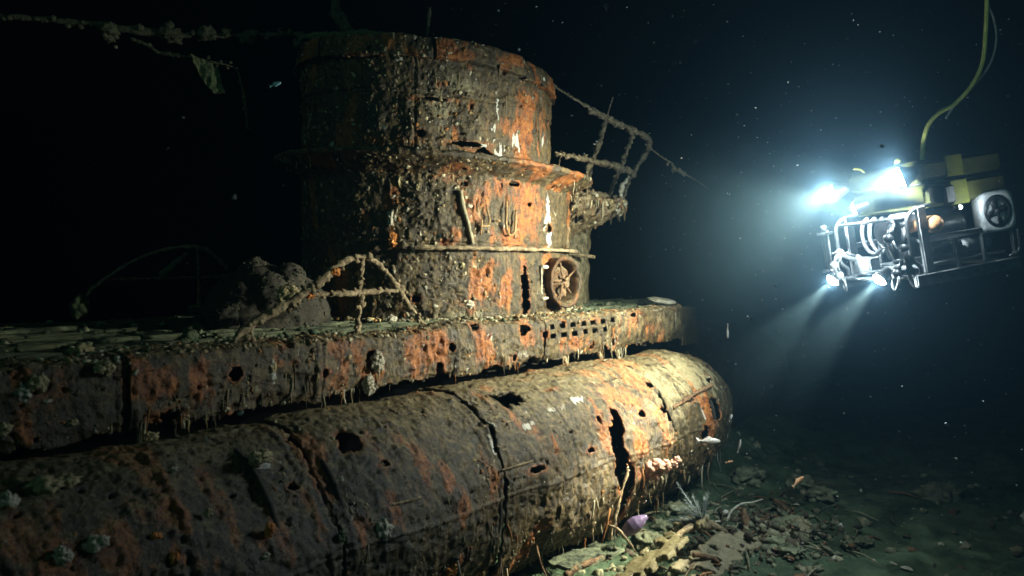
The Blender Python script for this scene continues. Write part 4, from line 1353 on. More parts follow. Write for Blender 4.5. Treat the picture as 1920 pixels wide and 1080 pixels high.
# ================================================================== remotely operated vehicle
M_FLOAT = simple_mat('float_paint', (0.05, 0.052, 0.016), (0.10, 0.10, 0.03), 5, .55, 0, .15, .004, .4)
M_STRAP = simple_mat('yellow_strap', (0.11, 0.12, 0.02), (0.17, 0.175, 0.03), 8, .5, 0, .1, .003, .4)
M_GREY = simple_mat('frame_grey', (0.18, 0.19, 0.20), (0.32, 0.33, 0.34), 9, .45, 0, .1, .003, .5)
M_STEEL = simple_mat('bright_pipe', (0.10, 0.105, 0.11), (0.18, 0.185, 0.19), 12, .35, .4, .1, .003, .5)
M_BLACK = simple_mat('black_housing', (0.012, 0.013, 0.015), (0.03, 0.032, 0.035), 9, .4, 0, .1, .003, .5)
M_WHITEP = simple_mat('white_plastic', (0.45, 0.47, 0.50), (0.60, 0.61, 0.64), 9, .4, 0, .1, .003, .5)
M_COPPER = simple_mat('copper_dome', (0.62, 0.28, 0.12), (0.85, 0.48, 0.26), 7, .35, .3, .1, .003, .5)
M_TETHER = simple_mat('tether_sheath', (0.45, 0.46, 0.12), (0.62, 0.62, 0.2), 9, .6, 0, .1, .003, .4)


def glow_mat(name, c, s):
    m, nt, b = new_mat(name)
    b.inputs['Base Color'].default_value = (.8, .8, .8, 1)
    b.inputs['Emission Color'].default_value = (*c, 1)
    b.inputs['Emission Strength'].default_value = s
    return m


M_LAMP = glow_mat('lit_lens', (0.95, 0.98, 1.0), 260)
M_LAMPS = glow_mat('lit_lens_small', (0.9, 0.97, 1.0), 200)

ROV = empty('underwater_robot', (10.515,2.363,1.271))
ROV.scale = (.873, .873, .873)
ROV.rotation_euler = (RAD(2), RAD(9), math.atan2(0.60, -0.80))
tag(ROV, 'yellow and grey underwater robot shining bright floodlights at the wreck', 'robot')


def rp_(acc_, name, mat, parent=None, smooth=False):
    o = acc_.build(name, mat, parent or ROV, smooth)
    return o


# float pack in two layers
a = Acc()
a.box((-.82, -.73, .485), (.50, .73, .78), .07)
FL = rp_(a, 'float_block', M_FLOAT)
a = Acc()
a.box((-.81, -.74, .16), (.46, .74, .46), .05)
rp_(a, 'float_block', M_FLOAT)
a = Acc()
a.box((-.76, -.66, .455), (.42, .66, .505))
rp_(a, 'float_joint', M_BLACK)
a = Acc()
a.box((-.17, -.765, .14), (.10, .765, .46), .012)
a.box((-.17, -.745, .51), (.10, .745, .79), .012)
rp_(a, 'strap', M_STRAP)
a = Acc()
a.box((.06, .745, .17), (.22, .80, .40), .02)
rp_(a, 'control_box', M_BLACK)
# side frames
for sy in (1, -1):
    y = .72 * sy
    a = Acc()
    a.box((-.82, y - .035, -.82), (.80, y + .035, -.66), .015)
    rp_(a, 'skid', M_GREY)
    for xx in (-.78, -.30, .12):
        a = Acc()
        a.box((xx - .03, y - .025, -.66), (xx + .03, y + .025, -.28), .01)
        rp_(a, 'upright', M_GREY)
    a = Acc()
    a.box((-.80, y - .025, -.28), (.62, y + .025, -.20), .012)
    rp_(a, 'side_rail', M_GREY)
    a = Acc()
    a.box((.50, y - .03, -.66), (.64, y + .03, .20), .015)
    rp_(a, 'upright', M_GREY)
    a = Acc()
    a.tube([(.42, y, .20), (.66, y, .16), (.78, y, .06), (.80, y, -.10), (.80, y, -.42), (.76, y, -.5), (.70, y, -.56), (.70, y, -.68)], .026, 8, .03)
    rp_(a, 'bumper_pipe', M_STEEL, smooth=True)
    a = Acc()
    a.tube([(-.66, y * 1.03, -.64), (-.80, y * 1.03, -.60), (-.84, y * 1.03, -.5), (-.84, y * 1.03, -.30)], .02, 8, .03)
    rp_(a, 'bumper_pipe', M_STEEL, smooth=True)
# cross members of the frame
for (xx, zz, r) in ((.74, -.70, .03), (.74, .08, .025), (-.76, -.70, .03), (.2, -.72, .03)):
    a = Acc()
    a.tube([(xx, -.70, zz), (xx, .70, zz)], r, 8)
    rp_(a, 'cross_bar', M_STEEL if zz > -.5 else M_GREY, smooth=True)
a = Acc()
a.box((-.7, -.66, -.60), (.62, .66, -.56), .01)
rp_(a, 'tool_tray', M_GREY)

# side thrusters: square white housing, black duct, four blades
for sy in (1, -1):
    cen = Vector((-.56, .70 * sy, -.03))
    Mt = place(basis((0, sy, 0)), cen)
    a = Acc()
    seg = 64
    th = np.arange(seg) / seg * 2 * math.pi
    rr = 0.27 / np.power(np.abs(np.cos(th)) ** 5 + np.abs(np.sin(th)) ** 5, 1 / 5)
    rin = np.full(seg, .205)
    rings = [(rin, -.07), (rr * .97, -.07), (rr, -.05), (rr, .05), (rr * .96, .075), (rin * 1.06, .075), (rin, .05), (rin, -.07)]
    V = np.concatenate([np.stack([r * np.cos(th), r * np.sin(th), np.full(seg, z)], -1) for r, z in rings])
    i, j = np.meshgrid(np.arange(len(rings) - 1), np.arange(seg), indexing='ij')
    Q = np.stack([i * seg + j, i * seg + (j + 1) % seg, (i + 1) * seg + (j + 1) % seg, (i + 1) * seg + j], -1).reshape(-1, 4)
    V = (np.array(Mt)[:3, :3] @ V.T).T + np.array(Mt)[:3, 3]
    a.add(V, Q)
    TH = rp_(a, 'thruster', M_WHITEP)
    a = Acc()
    a.lathe([(.170, .08), (.205, .085), (.215, .06), (.205, -.06), (.180, -.06), (.170, .0), (.170, .08)], 40, Mt)
    rp_(a, 'duct_ring', M_BLACK, TH, True)
    a = Acc()
    a.lathe([(0, .09), (.03, .085), (.05, .05), (.05, -.05), (0, -.06)], 20, Mt)
    rp_(a, 'hub', M_BLACK, TH, True)
    for kb in range(4):
        a = Acc()
        Mb = Mt @ Matrix.Rotation(RAD(20 + 90 * kb), 4, 'Z')
        V = np.array([(.03, -.028, .07), (.10, -.05, .075), (.165, -.055, .07), (.168, .02, .045), (.10, .025, .045), (.03, .02, .05)])
        V2 = V - np.array([0, 0, .012])
        V = np.vstack([V, V2])
        V = (np.array(Mb)[:3, :3] @ V.T).T + np.array(Mb)[:3, 3]
        a.add(V, [(0, 1, 4, 5), (1, 2, 3, 4), (11, 10, 7, 6), (10, 9, 8, 7)] + [(k, k + 6, (k + 1) % 6 + 6, (k + 1) % 6) for k in range(6)])
        rp_(a, 'blade', M_BLACK, TH)
    a = Acc()
    a.lathe([(0, .015), (.2, .014)], 30, Mt)
    rp_(a, 'back_plate', M_WHITEP, TH)
# electronics cans and pumps inside the frame
for (p, q, r, m) in [((.35, .40, -.12), (-.28, .40, -.12), .15, M_BLACK), ((.3, -.35, -.1), (-.5, -.35, -.1), .16, M_BLACK), ((.4, .52, -.40), (-.1, .52, -.40), .09, M_BLACK),
                     ((-.2, .45, -.42), (-.62, .45, -.42), .1, M_GREY), ((.5, 0, -.38), (-.5, 0, -.38), .13, M_GREY), ((.2, .1, 0.0), (-.6, .1, 0.0), .12, M_BLACK)]:
    a = Acc()
    P0, P1 = Vector(p), Vector(q)
    Mc = place(basis(P1 - P0), P0)
    L = (P1 - P0).length
    a.lathe([(0, 0), (r * .9, 0), (r, .02), (r, .06), (r * .93, .065), (r * .93, L - .065), (r, L - .06), (r, L - .02), (r * .9, L), (0, L)], 28, Mc)
    rp_(a, 'canister', m, smooth=False)
# copper domed camera ports
for p in [(.60, .56, -.02), (.40, .73, -.06)]:
    a = Acc()
    Mc = place(basis((.75, .66, 0)) if p[0] > .5 else basis((.5, .86, 0)), p)
    a.lathe([(.115, -.10), (.115, 0), (.105, .03), (.08, .06), (.045, .075), (0, .08)], 28, Mc)
    rp_(a, 'camera_dome', M_COPPER, smooth=True)
# ribbed hose and reel at the front
for k in range(4):
    a = Acc()
    cx, cy, cz, r = .60 - .03 * k, -.22 + .11 * k, -.12, .25 - .012 * k
    pts = [(cx, cy + r * math.cos(t) * .8, cz + r * math.sin(t)) for t in np.linspace(RAD(100), RAD(310), 20)]
    a.tube(pts, .026, 8, .02)
    rp_(a, 'hose', M_WHITEP if k % 2 else M_GREY, smooth=True)
a = Acc()
a.lathe([(0, .1), (.17, .1), (.19, .08), (.19, -.2), (0, -.2)], 32, place(basis((1, .2, 0)), (.56, .10, -.08)))
rp_(a, 'cable_reel', M_BLACK, smooth=False)


# manipulators
def arm(pts, r, jaw, mat, dome=True):
    a_ = Acc()
    for p, q in zip(pts[:-1], pts[1:]):
        a_.tube([p, q], [r, r * .8], 10)
    for p in pts:
        a_.blob(p, r * 1.35, 0, 1, 2)
    o = rp_(a_, 'manipulator', mat, smooth=True)
    for p, q in zip(pts[:-1], pts[1:]):
        b_ = Acc()
        d_ = np.array([.0, .05, .03])
        b_.tube([np.array(p) * .8 + np.array(q) * .2 + d_, np.array(p) * .25 + np.array(q) * .75 + d_], r * .35, 8)
        rp_(b_, 'ram', M_STEEL, o, True)
    e = np.array(pts[-1])
    dv = e - np.array(pts[-2])
    dv /= np.linalg.norm(dv)
    for sg in (-1, 1):
        b_ = Acc()
        sd = np.array([0, sg * .05, 0])
        b_.tube([e, e + dv * .08 + sd, e + dv * .17 + sd * .8, e + dv * .24 + sd * .1], [.02, .022, .018, .008], 7, .02)
        rp_(b_, 'jaw', M_STEEL, o, True)
    return o


arm([(.74, .40, .02), (.92, .50, -.16), (.86, .54, -.48), (.94, .58, -.62)], .05, True, M_BLACK)
arm([(.74, .62, -.02), (.86, .68, -.3), (.80, .66, -.60)], .045, True, M_BLACK)
arm([(.74, -.42, -.42), (.98, -.46, -.30), (1.12, -.42, -.46), (1.10, -.38, -.60)], .05, True, M_GREY)
# tool rack at the far front corner
a = Acc()
for dy in (-.06, .0, .06):
    a.tube([(.92, -.80 + dy, .04), (.94, -.80 + dy, -.52)], .018, 8)
a.box((.86, -.90, -.56), (1.0, -.70, -.52), .008)
a.box((.86, -.90, -.02), (1.0, -.70, .02), .008)
a.tube([(.93, -.80, .02), (.93, -.80, .12)], .04, 10)
a.tube([(.74, -.7, -.30), (.94, -.8, -.30)], .016, 8)
rp_(a, 'tool_rack', M_STEEL, smooth=False)
a = Acc()
for zz, x0 in ((-.60, .70), (-.68, .74)):
    a.tube([(x0, -.6, zz), (x0 + .12, -.3, zz), (x0 + .14, .2, zz + .02), (x0, .6, zz)], .014, 7, .03)
rp_(a, 'hydraulic_line', M_STEEL, smooth=True)
a = Acc()
a.box((.62, -.5, -.64), (.80, -.1, -.40), .02)
rp_(a, 'valve_box', M_GREY)
a = Acc()
a.box((.5, .30, .02), (.74, .66, .14), .03)
rp_(a, 'lamp_bracket', M_GREY)
# docking latch and small beacon on the float
a = Acc()
a.lathe([(.05, 0), (.05, .06), (.03, .09), (0, .1)], 16, place(Matrix.Identity(4), (.35, .2, .77)))
rp_(a, 'beacon', M_STRAP, smooth=True)
a = Acc()
a.tube([(.5, -.3, .77), (.56, -.3, .82), (.66, -.3, .84)], .016, 7, .02)
rp_(a, 'lifting_eye', M_STRAP, smooth=True)


# small work light on the flank, shining aft along the thruster
a = Acc()
a.tube([(.10, .76, .10), (.05, .80, .10)], [.03, .035], 12)
SL = rp_(a, 'work_light', M_BLACK, smooth=True)
a = Acc()
a.blob((.045, .81, .10), .03, 0, 1, 2)
rp_(a, 'lens', glow_mat('work_light_lens', (0.9, 0.97, 1.0), 25), SL, True)
pd = bpy.data.lights.new('work_light_glow', 'POINT')
pd.energy = 8
pd.color = (0.9, 0.96, 1.0)
pd.shadow_soft_size = 0.02
po = bpy.data.objects.new('work_light_glow', pd)
COL.objects.link(po)
po.parent = SL
po.location = (-.22, .95, .10)  # point light set off the lens, nearer the thruster, to brighten it


# floodlights
def lamp(p, aim, r, power, cone, mat, soft=.6, halo=0):
    d_ = Vector(aim).normalized()
    Ml = place(basis(d_), p)
    a_ = Acc()
    a_.lathe([(0, -.16), (r * .5, -.16), (r * .62, -.12), (r * .95, -.02), (r * 1.12, .0), (r * 1.12, .03), (r * 1.0, .03), (r * .95, .01)], 28, Ml)
    o = rp_(a_, 'floodlight', M_BLACK, smooth=False)
    a_ = Acc()
    a_.lathe([(r * .98, .012), (r * .95, r * .25), (r * .8, r * .5), (r * .55, r * .68), (r * .25, r * .77), (0, r * .8)], 28, Ml)
    rp_(a_, 'lens', mat, o, True)
    ld = bpy.data.lights.new('floodlight_beam', 'SPOT')
    ld.energy = power
    ld.color = LAMP_COL
    ld.spot_size = RAD(cone)
    ld.spot_blend = soft
    ld.shadow_soft_size = 0.03
    lo = bpy.data.objects.new('floodlight_beam', ld)
    COL.objects.link(lo)
    lo.parent = o
    lo.matrix_local = place(d_.to_track_quat('-Z', 'Y').to_matrix().to_4x4(), Vector(p) + d_ * (r * .8 + .025))
    if halo:
        pd = bpy.data.lights.new('floodlight_glow', 'POINT')
        pd.energy = halo
        pd.color = (0.92, 0.97, 1.0)
        pd.shadow_soft_size = 0.02
        po = bpy.data.objects.new('floodlight_glow', pd)
        COL.objects.link(po)
        po.parent = o
        po.location = Vector(p) + d_ * (r * .8 + .02)
    return o


def to_local(v):
    return ROV.rotation_euler.to_matrix().inverted() @ Vector(v)


AIM = to_local((-0.22, 0.90, -0.34))
AIM2 = to_local((-0.50, 0.46, -0.66))
lamp((.84, -.50, .57), AIM, .115, P_TOP, 94, M_LAMP, .9, H_TOP)
lamp((.80, .82, .60), AIM, .13, P_TOP, 94, M_LAMP, .9, H_TOP * 1.3)
lamp((.88, -.06, .30), AIM, .09, P_SMALL, 100, M_LAMPS, .9, H_TOP * .3)
lamp((.98, -.68, -.66), AIM2, .095, P_LOW, 36, M_LAMPS, .7, H_TOP * .25)
lamp((.98, .32, -.66), AIM2, .095, P_LOW, 36, M_LAMPS, .7, H_TOP * .25)

a = Acc()
a.tube([(12.456,1.952,4.759), (12.352,1.936,4.222), (12.239,1.930,3.837), (12.017,1.932,3.381), (11.723,2.005,3.046), (11.390,2.139,2.771), (11.060,2.255,2.622), (10.788,2.317,2.433), (10.552,2.319,2.171), (10.544,2.329,1.895)], .028, 8, .05)
tag(a.build('tether', M_TETHER), 'thick yellow tether cable rising from the underwater robot', 'cable')
a = Acc()
a.tube([(12.407,1.932,4.249), (12.416,1.858,4.006), (12.331,1.821,3.730), (12.190,1.849,3.443), (12.017,1.932,3.212), (11.692,2.042,2.963), (11.382,2.149,2.737), (11.221,2.203,2.572)], .015, 7, .05)
tag(a.build('safety_line', M_GREY), 'thin grey line looping beside the yellow tether cable', 'cable')

# ================================================================== life on and round the wreck
def thing(acc_, name, mat, label, cat, group=None, smooth=True, base=None):
    o = acc_.build(name, mat, None, smooth)
    tag(o, label, cat, group)
    return o


def sponge(p, r, mat, label, name='sponge', cat='sponge', lobes=4, amp=.55, group='sponges and soft growth on the hull', tall=1.0):
    a_ = Acc()
    p = np.array(p, float)
    sd = p[0] * 13 + p[2] * 7
    rg = np.random.default_rng(int(abs(sd) * 1000) % 99999)
    a_.blob(p, (r, r * .7, r * .8 * tall), amp, 2.0, 4, sd)
    for k in range(lobes):
        d_ = rg.normal(size=3) * np.array([1, .5, tall])
        a_.blob(p + d_ / np.linalg.norm(d_) * r * .75 * np.array([1, .6, tall]), r * rg.uniform(.3, .6), amp, 2.4, 3, sd + k)
    return thing(a_, name, mat, label, cat, group)


sponge((3.583,5.553,-0.784), .085, M_YELLOW, 'cream flat sponge on top of the saddle tank left of centre', tall=.6)
sponge((4.424,5.073,-1.464), .07, M_WHITE, 'white drooping sponge low on the side of the saddle tank', tall=1.3)
sponge((2.901,5.614,-0.749), .022, M_WHITE, 'tiny bright white sponge on the dark top of the tank', lobes=2)
sponge((2.978,5.283,-1.021), .03, M_YELLOW, 'small yellow sponge on the dark left tank side', lobes=2, tall=1.3)
sponge((2.584,5.245,-1.071), .034, M_ORANGE, 'orange leaf shaped sponge on the dark left tank side', lobes=1, tall=.8)
sponge((2.665,5.156,-1.220), .03, M_ORANGE, 'narrow orange sponge near the lower left edge', lobes=2, tall=1.6)
sponge((3.392,5.153,-1.226), .035, M_ORANGE, 'orange streak shaped sponge in the middle of the lower tank', lobes=3, tall=1.9)
sponge((3.317,5.094,-1.380), .03, M_WHITE, 'pale knobbly sponge just below the orange streak sponge', lobes=4, tall=.5)
sponge((2.209,5.276,-1.029), .06, M_WHITE, 'grey white sponge cluster at the lower left of the tank', lobes=7)
sponge((2.006,5.258,-1.052), .05, M_WHITE, 'white double sponge in the lower left corner', lobes=4, tall=1.3)
sponge((2.124,5.723,-0.700), .13, M_YELLOW, 'dull ochre crust lying along the top of the tank at far left', lobes=4, tall=.35)
sponge((1.821,5.614,-0.749), .05, M_WHITE, 'pale branching sponge at the left frame edge', lobes=6, tall=1.6)
sponge((5.294,5.131,-2.085), .06, M_ORANGE, 'orange sponge at the bottom edge below the tank', lobes=4)
sponge((4.151,5.274,-1.032), .02, M_WHITE, 'small white sponge beside the dark hole in the tank', lobes=3, tall=1.6)
sponge((3.998,5.080,-1.431), .035, M_GREEN, 'green tongue shaped growth on the lower tank', name='weed_tuft', cat='weed', lobes=2, tall=2)
sponge((2.162,6.350,-0.168), .05, M_WHITE, 'white round sponge on the casing at far left', lobes=2)
sponge((2.249,6.350,-0.114), .06, M_YELLOW, 'cream lumpy sponge beside the white one on the far left casing', lobes=5, tall=1.3)
sponge((2.313,6.350,-0.254), .03, M_WHITE, 'small bluish white sponge below the cream lump on the casing', lobes=1, tall=.5)
sponge((2.027,6.350,-0.418), .05, M_YELLOW, 'yellow sponge at the very left edge of the casing', lobes=2)
sponge((2.486,6.350,-0.441), .035, M_YELLOW, 'small yellow green sponge low on the left casing', lobes=3, tall=.7)
sponge((2.718,6.350,-0.053), .07, M_YELLOW, 'cream drooping sponge on the left deck edge', lobes=5, tall=.8)
sponge((3.072,6.350,-0.649), .06, M_YELLOW, 'pale crumbly sponge between casing and tank', lobes=7, tall=.7)
sponge((4.219,6.350,-0.208), .03, M_YELLOW, 'yellow and white upright sponge on the casing side', lobes=4, tall=2.2)
sponge((2.875,7.126,0.000), .09, M_YELLOW, 'dull yellow leaf of sponge on the left deck', lobes=2, tall=.9)
sponge((3.847,7.210,0.000), .09, M_GREEN, 'green upright weed on the deck planks', name='weed_tuft', cat='weed', lobes=3, tall=1.4)
sponge((4.815,8.601,0.000), .13, M_GREEN, 'pale green weed mound on the deck planks', name='weed_tuft', cat='weed', lobes=4, tall=.5)
sponge((6.693,9.083,0.000), .13, M_RAILDARK, 'brown tangled growth on deck behind the bent railing', lobes=7, tall=1.0)
sponge((5.072,7.354,0.378), .12, M_YELLOW, 'cream and green growth where the railing bends', lobes=7, tall=1.0)
sponge((5.110,6.604,0.661), .05, M_ORANGE, 'orange crust on the curve of the bent railing', lobes=5, tall=.8)
sponge((4.818,6.643,0.440), .05, M_ORANGE, 'rusty orange crust at the railing joint', lobes=4)
sponge((5.466,6.350,-0.270), .06, M_WHITE, 'white ragged sponge stuck to the casing side, upper of two', lobes=9, amp=.8, tall=1.9)
sponge((5.352,6.350,-0.500), .055, M_WHITE, 'white ragged sponge hanging from the casing bottom, lower of two', lobes=9, amp=.8, tall=1.8)
sponge((6.913,7.579,1.791), .05, M_YELLOW, 'curved cream growth under the ledge on the dark tower side', lobes=3, tall=2.2)
sponge((7.047,7.397,1.721), .04, M_YELLOW, 'smaller cream growth right of the curved one under the ledge', lobes=3, tall=1.5)
sponge((6.851,7.662,1.315), .07, M_WHITE, 'pale crescent shell growth on the tower side', lobes=3, tall=1.7)
sponge((6.863,7.646,1.042), .08, M_ORANGE, 'red brown coral lumps below the pale crescent on the tower', lobes=7, tall=1.4)
sponge((6.712,7.850,1.895), .04, M_WHITE, 'small white star of growth below the left ledge', lobes=5)
sponge((6.500,8.600,1.437), .04, M_WHITE, 'grey white star of growth on the far left tower side', lobes=5)
sponge((6.620,8.056,1.559), .05, M_GREEN, 'grey green tuft on the dark tower side', name='weed_tuft', cat='weed', lobes=5)
sponge((7.534,7.092,0.722), .035, M_YELLOW, 'yellow hook of growth below the tower handrail', lobes=3, tall=1.5)
sponge((6.919,7.587,3.337), .05, M_WHITE, 'bright white patch of sponge under the tower rim', lobes=3, tall=.5)
sponge((6.534,8.447,3.387), .05, M_GREEN, 'pale green hanging weed under the left tower rim', name='weed_tuft', cat='weed', lobes=3, tall=2)
sponge((6.534,8.447,2.292), .045, M_WHITE, 'white sponge just above the left ledge', lobes=3, tall=1.2)
for n_, (p, m, lb) in enumerate([((6.251,9.065,2.119), M_GREEN, 'pale crusty growth hanging from the left end of the ledge'), ((6.582,7.727,2.042), M_YELLOW, 'cream beads of growth along the front of the ledge'),
                                 ((7.352,6.800,0.234), M_WHITE, 'white shells lying at the foot of the tower'), ((6.597,7.396,0.061), M_WHITE, 'grey white growth on deck at the left tower foot')]):
    sponge(p, .06, m, lb, lobes=6, tall=.7)
# pale mushroom shaped sponge standing on the deck edge
a = Acc()
pm_ = np.array((11.919,6.350,-0.009)) + np.array([.1, .35, 0])
a.lathe([(.03, -.12), (.035, 0.0), (.05, .05), (.20, .085), (.25, .11), (.24, .135), (.15, .15), (0, .155)], 28, place(Matrix.Rotation(.15, 4, 'X'), Vector(pm_)))
a.v[0] = a.v[0] + (0.012 * np.stack([fbm(a.v[0], 9, 3, q) for q in (1, 2, 3)], -1)).astype(np.float32)
thing(a, 'plate_sponge', M_WHITE, 'pale mushroom shaped sponge standing on the far deck edge', 'sponge')
# pink soft coral under the tank
a = Acc()
pc = np.array((8.803,4.896,-1.815))
for k, (dx, dy, dz, r) in enumerate([(-.12, 0, .01, .075), (-.03, 0, .03, .07), (.05, 0, .03, .06), (.12, 0, .05, .045), (-.16, 0, -.07, .05), (-.06, 0, -.06, .05), (.16, 0, .09, .035)]):
    a.blob(pc + 1.25 * np.array([.64 * dx, -.77 * dx, dz]), r * 1.25, .35, 2, 4, k * 3)
thing(a, 'soft_coral', M_PINK, 'pink soft coral with several lobes under the right end of the tank', 'coral')

# rope-like strands hanging from the torn tank
a = Acc()
a.tube([(8.195,5.001,-1.711), (8.069,4.997,-1.905), (7.943,4.992,-2.095), (7.903,5.040,-2.313), (7.879,5.068,-2.481)], [.02, .014, .016, .022, .014], 7, .02, .7, 14)
thing(a, 'hanging_cable', M_RAIL, 'crusted cable hanging straight down from the torn tank', 'cable')
a = Acc()
a.tube([(7.795,5.014,-2.280), (7.815,4.911,-2.306), (7.827,4.819,-2.387), (7.881,4.753,-2.496), (7.920,4.706,-2.582)], [.008, .014, .02, .012, .006], 7, .02, .6, 14)
thing(a, 'loose_cable', M_RAIL, 'short frayed cable bent over at the foot of the tank', 'cable')
a = Acc()
a.tube([(6.746,5.338,-2.167), (6.704,5.232,-2.247), (6.650,5.141,-2.380), (6.620,5.020,-2.537)], [.012, .014, .01, .01], 6, .02, .6, 14)
thing(a, 'hanging_cable', M_RAILDARK, 'dark cable dangling below the middle of the tank', 'cable')

# purple sea squirt
M_PURPLE = simple_mat('purple_skin', (0.10, 0.07, 0.15), (0.19, 0.14, 0.25), 9, .35, 0, .2, .006, .5)
a = Acc()
a.tube([(7.897,4.891,-2.390), (7.944,4.834,-2.323), (7.999,4.767,-2.255), (8.050,4.706,-2.199), (8.078,4.673,-2.175)], [.045, .07, .088, .084, .055, .02], 24, .006, .02, 8)
thing(a, 'sea_squirt', M_PURPLE, 'purple sea squirt with a rounded end on the seabed', 'sea squirt')

# feather star
a = Acc()
fc = np.array((8.949,4.407,-2.445))
for k in range(26):
    ang = RAD(random.uniform(75, 165))
    d_ = np.array([.64 * math.cos(ang), -.77 * math.cos(ang), math.sin(ang)]) + RNG.normal(size=3) * .25
    L = random.uniform(.22, .38)
    pts = [fc, fc + d_ * L * .5 + np.array([0, 0, .02]), fc + d_ * L]
    a.tube(pts, [.010, .008, .003], 5, .03)
    pp = path(pts, .02)
    for q in pp[3:]:
        for sg in (-1, 1):
            e = np.cross(d_, RNG.normal(size=3))
            a.tube([q, q + e / np.linalg.norm(e) * .03 + d_ * .02], [.003, .001], 3)
thing(a, 'feather_star', simple_mat('feather_star', (0.10, 0.13, 0.14), (0.26, 0.30, 0.31), 30, .8, 0, .2), 'grey feather star with fanned arms on the seabed debris', 'feather star')
a = Acc()
a.tube([(9.790,4.489,-2.629), (9.929,4.478,-2.521), (10.105,4.423,-2.460), (10.292,4.354,-2.469), (10.481,4.283,-2.456)], [.016, .014, .012, .011, .008], 7, .02, .3, 14)
thing(a, 'sea_whip', M_WHITE, 'thin pale sea whip curving up from the debris', 'sea whip')
for k, (pts, lb) in enumerate([([(10.698,5.118,-2.426), (10.752,5.053,-2.541), (10.796,4.999,-2.603)], 'short thin stalk on the seabed behind the feather star'),
                               ([(11.179,5.008,-2.565), (11.199,4.984,-2.707), (11.219,4.960,-2.817)], 'upright thin stalk on the seabed behind the sea whip')]):
    a = Acc()
    a.tube(pts, [.008, .012, .008], 6, .02, .4, 14)
    thing(a, 'sea_stalk', M_GREEN, lb, 'sea whip')


# ------------------------------------------------------------------ fish
def fish(p, head, L, mat, label, bend=0.0, deep=.22, up=(0, 0, 1), group='fish near the wreck'):
    root = empty('fish', p)
    h = Vector(head).normalized()
    s_ = h.cross(Vector(up)).normalized()
    u = s_.cross(h)
    R = Matrix((h, s_, u)).transposed().to_4x4()
    root.matrix_world = place(R, p)
    prof = [(.5, .01, 0), (.47, .28, .3), (.40, .58, .6), (.28, .85, .9), (.12, 1, 1), (-.06, .92, .85), (-.22, .62, .55), (-.34, .3, .28), (-.40, .17, .15), (-.44, .14, .08)]
    rings = []
    n = 14
    for x, hh, ww in prof:
        t = np.arange(n) / n * 2 * math.pi
        rings.append(np.stack([np.full(n, x * L), np.sin(t) * ww * deep * .42 * L + bend * L * (.5 - x) ** 2, np.cos(t) * hh * deep * L * .62], -1))
    V = np.concatenate(rings)
    i, j = np.meshgrid(np.arange(len(prof) - 1), np.arange(n), indexing='ij')
    Q = np.stack([i * n + j, i * n + (j + 1) % n, (i + 1) * n + (j + 1) % n, (i + 1) * n + j], -1).reshape(-1, 4)
    a_ = Acc()
    a_.add(V, Q)
    rp_b = a_.build('body', mat, root)

    def fin(name, pts):
        P3 = np.array([(x * L, bend * L * (.5 - x) ** 2 + .004 * L, z * L) for x, z in pts])
        P4 = P3 - np.array([0, .008 * L, 0])
        a2 = Acc()
        m_ = len(pts)
        c = P3.mean(0)
        V_ = np.vstack([P3, P4, [c], [c - np.array([0, .008 * L, 0])]])
        T = [(2 * m_, k, (k + 1) % m_) for k in range(m_)] + [(2 * m_ + 1, m_ + (k + 1) % m_, m_ + k) for k in range(m_)]
        Qs = [(k, m_ + k, m_ + (k + 1) % m_, (k + 1) % m_) for k in range(m_)]
        a2.add(V_, Qs, T)
        a2.build(name, mat, root, False)
    fin('tail_fin', [(-.40, .04), (-.52, .13), (-.60, .16), (-.55, .0), (-.60, -.16), (-.52, -.13), (-.40, -.04)])
    fin('dorsal_fin', [(.15, deep * .55), (.02, deep * .85), (-.12, deep * .8), (-.25, deep * .4), (-.1, deep * .45)])
    fin('belly_fin', [(.05, -deep * .5), (-.04, -deep * .82), (-.2, -deep * .4)])
    for sg in (-1, 1):
        a3 = Acc()
        a3.blob((.38 * L, sg * deep * .19 * L + bend * L * .0144, .03 * L), .022 * L, 0, 1, 1)
        a3.build('eye', M_BLACK, root)
    tag(root, label, 'fish', group)
    return root


M_FISH = simple_mat('silver_fish', (0.36, 0.34, 0.34), (0.55, 0.52, 0.50), 6, .4, 0, .1, .002, .5)
M_FISHO = simple_mat('orange_fish', (0.62, 0.26, 0.10), (0.82, 0.48, 0.28), 6, .45, 0, .1, .002, .5)
M_FISHB = simple_mat('blue_fish', (0.25, 0.5, 0.62), (0.45, 0.7, 0.8), 6, .4, 0, .1, .002, .5)
RV = (.64, -.77, 0)
fish((9.555,4.616,-1.554), (.64, -.77, -.02), .29, M_FISH, 'pale pinkish grey fish swimming right below the tank end', 0, .24)
fish((9.901,4.355,-1.640), (.1, -.1, 1), .17, M_FISH, 'small pale fish pointing straight up right of the larger fish', .1, .2, (.5, .6, .1))
fish((10.482,3.813,-2.120), (.5, -.6, .45), .20, M_FISHO, 'small orange fish with a curved body above the seabed', .5, .24)
fish((11.683,5.340,-0.326), (.05, -.05, -1), .22, M_FISH, 'thin pale fish pointing down beyond the far deck edge', .05, .18, (.5, .6, .1))
fish((4.929,7.370,2.660), (.6, -.7, .35), .12, M_FISHB, 'tiny bluish fish in dark water left of the tower', 0, .3)
fish((10.865,4.917,-1.486), (.2, -.3, .8), .11, M_FISH, 'very small white fish just right of the tank end', 0, .4, (.5, .6, .1))
fish((10.289,4.671,-1.974), (.6, -.7, .2), .10, M_FISHO, 'tiny dull fish below the small upright fish', 0, .2)

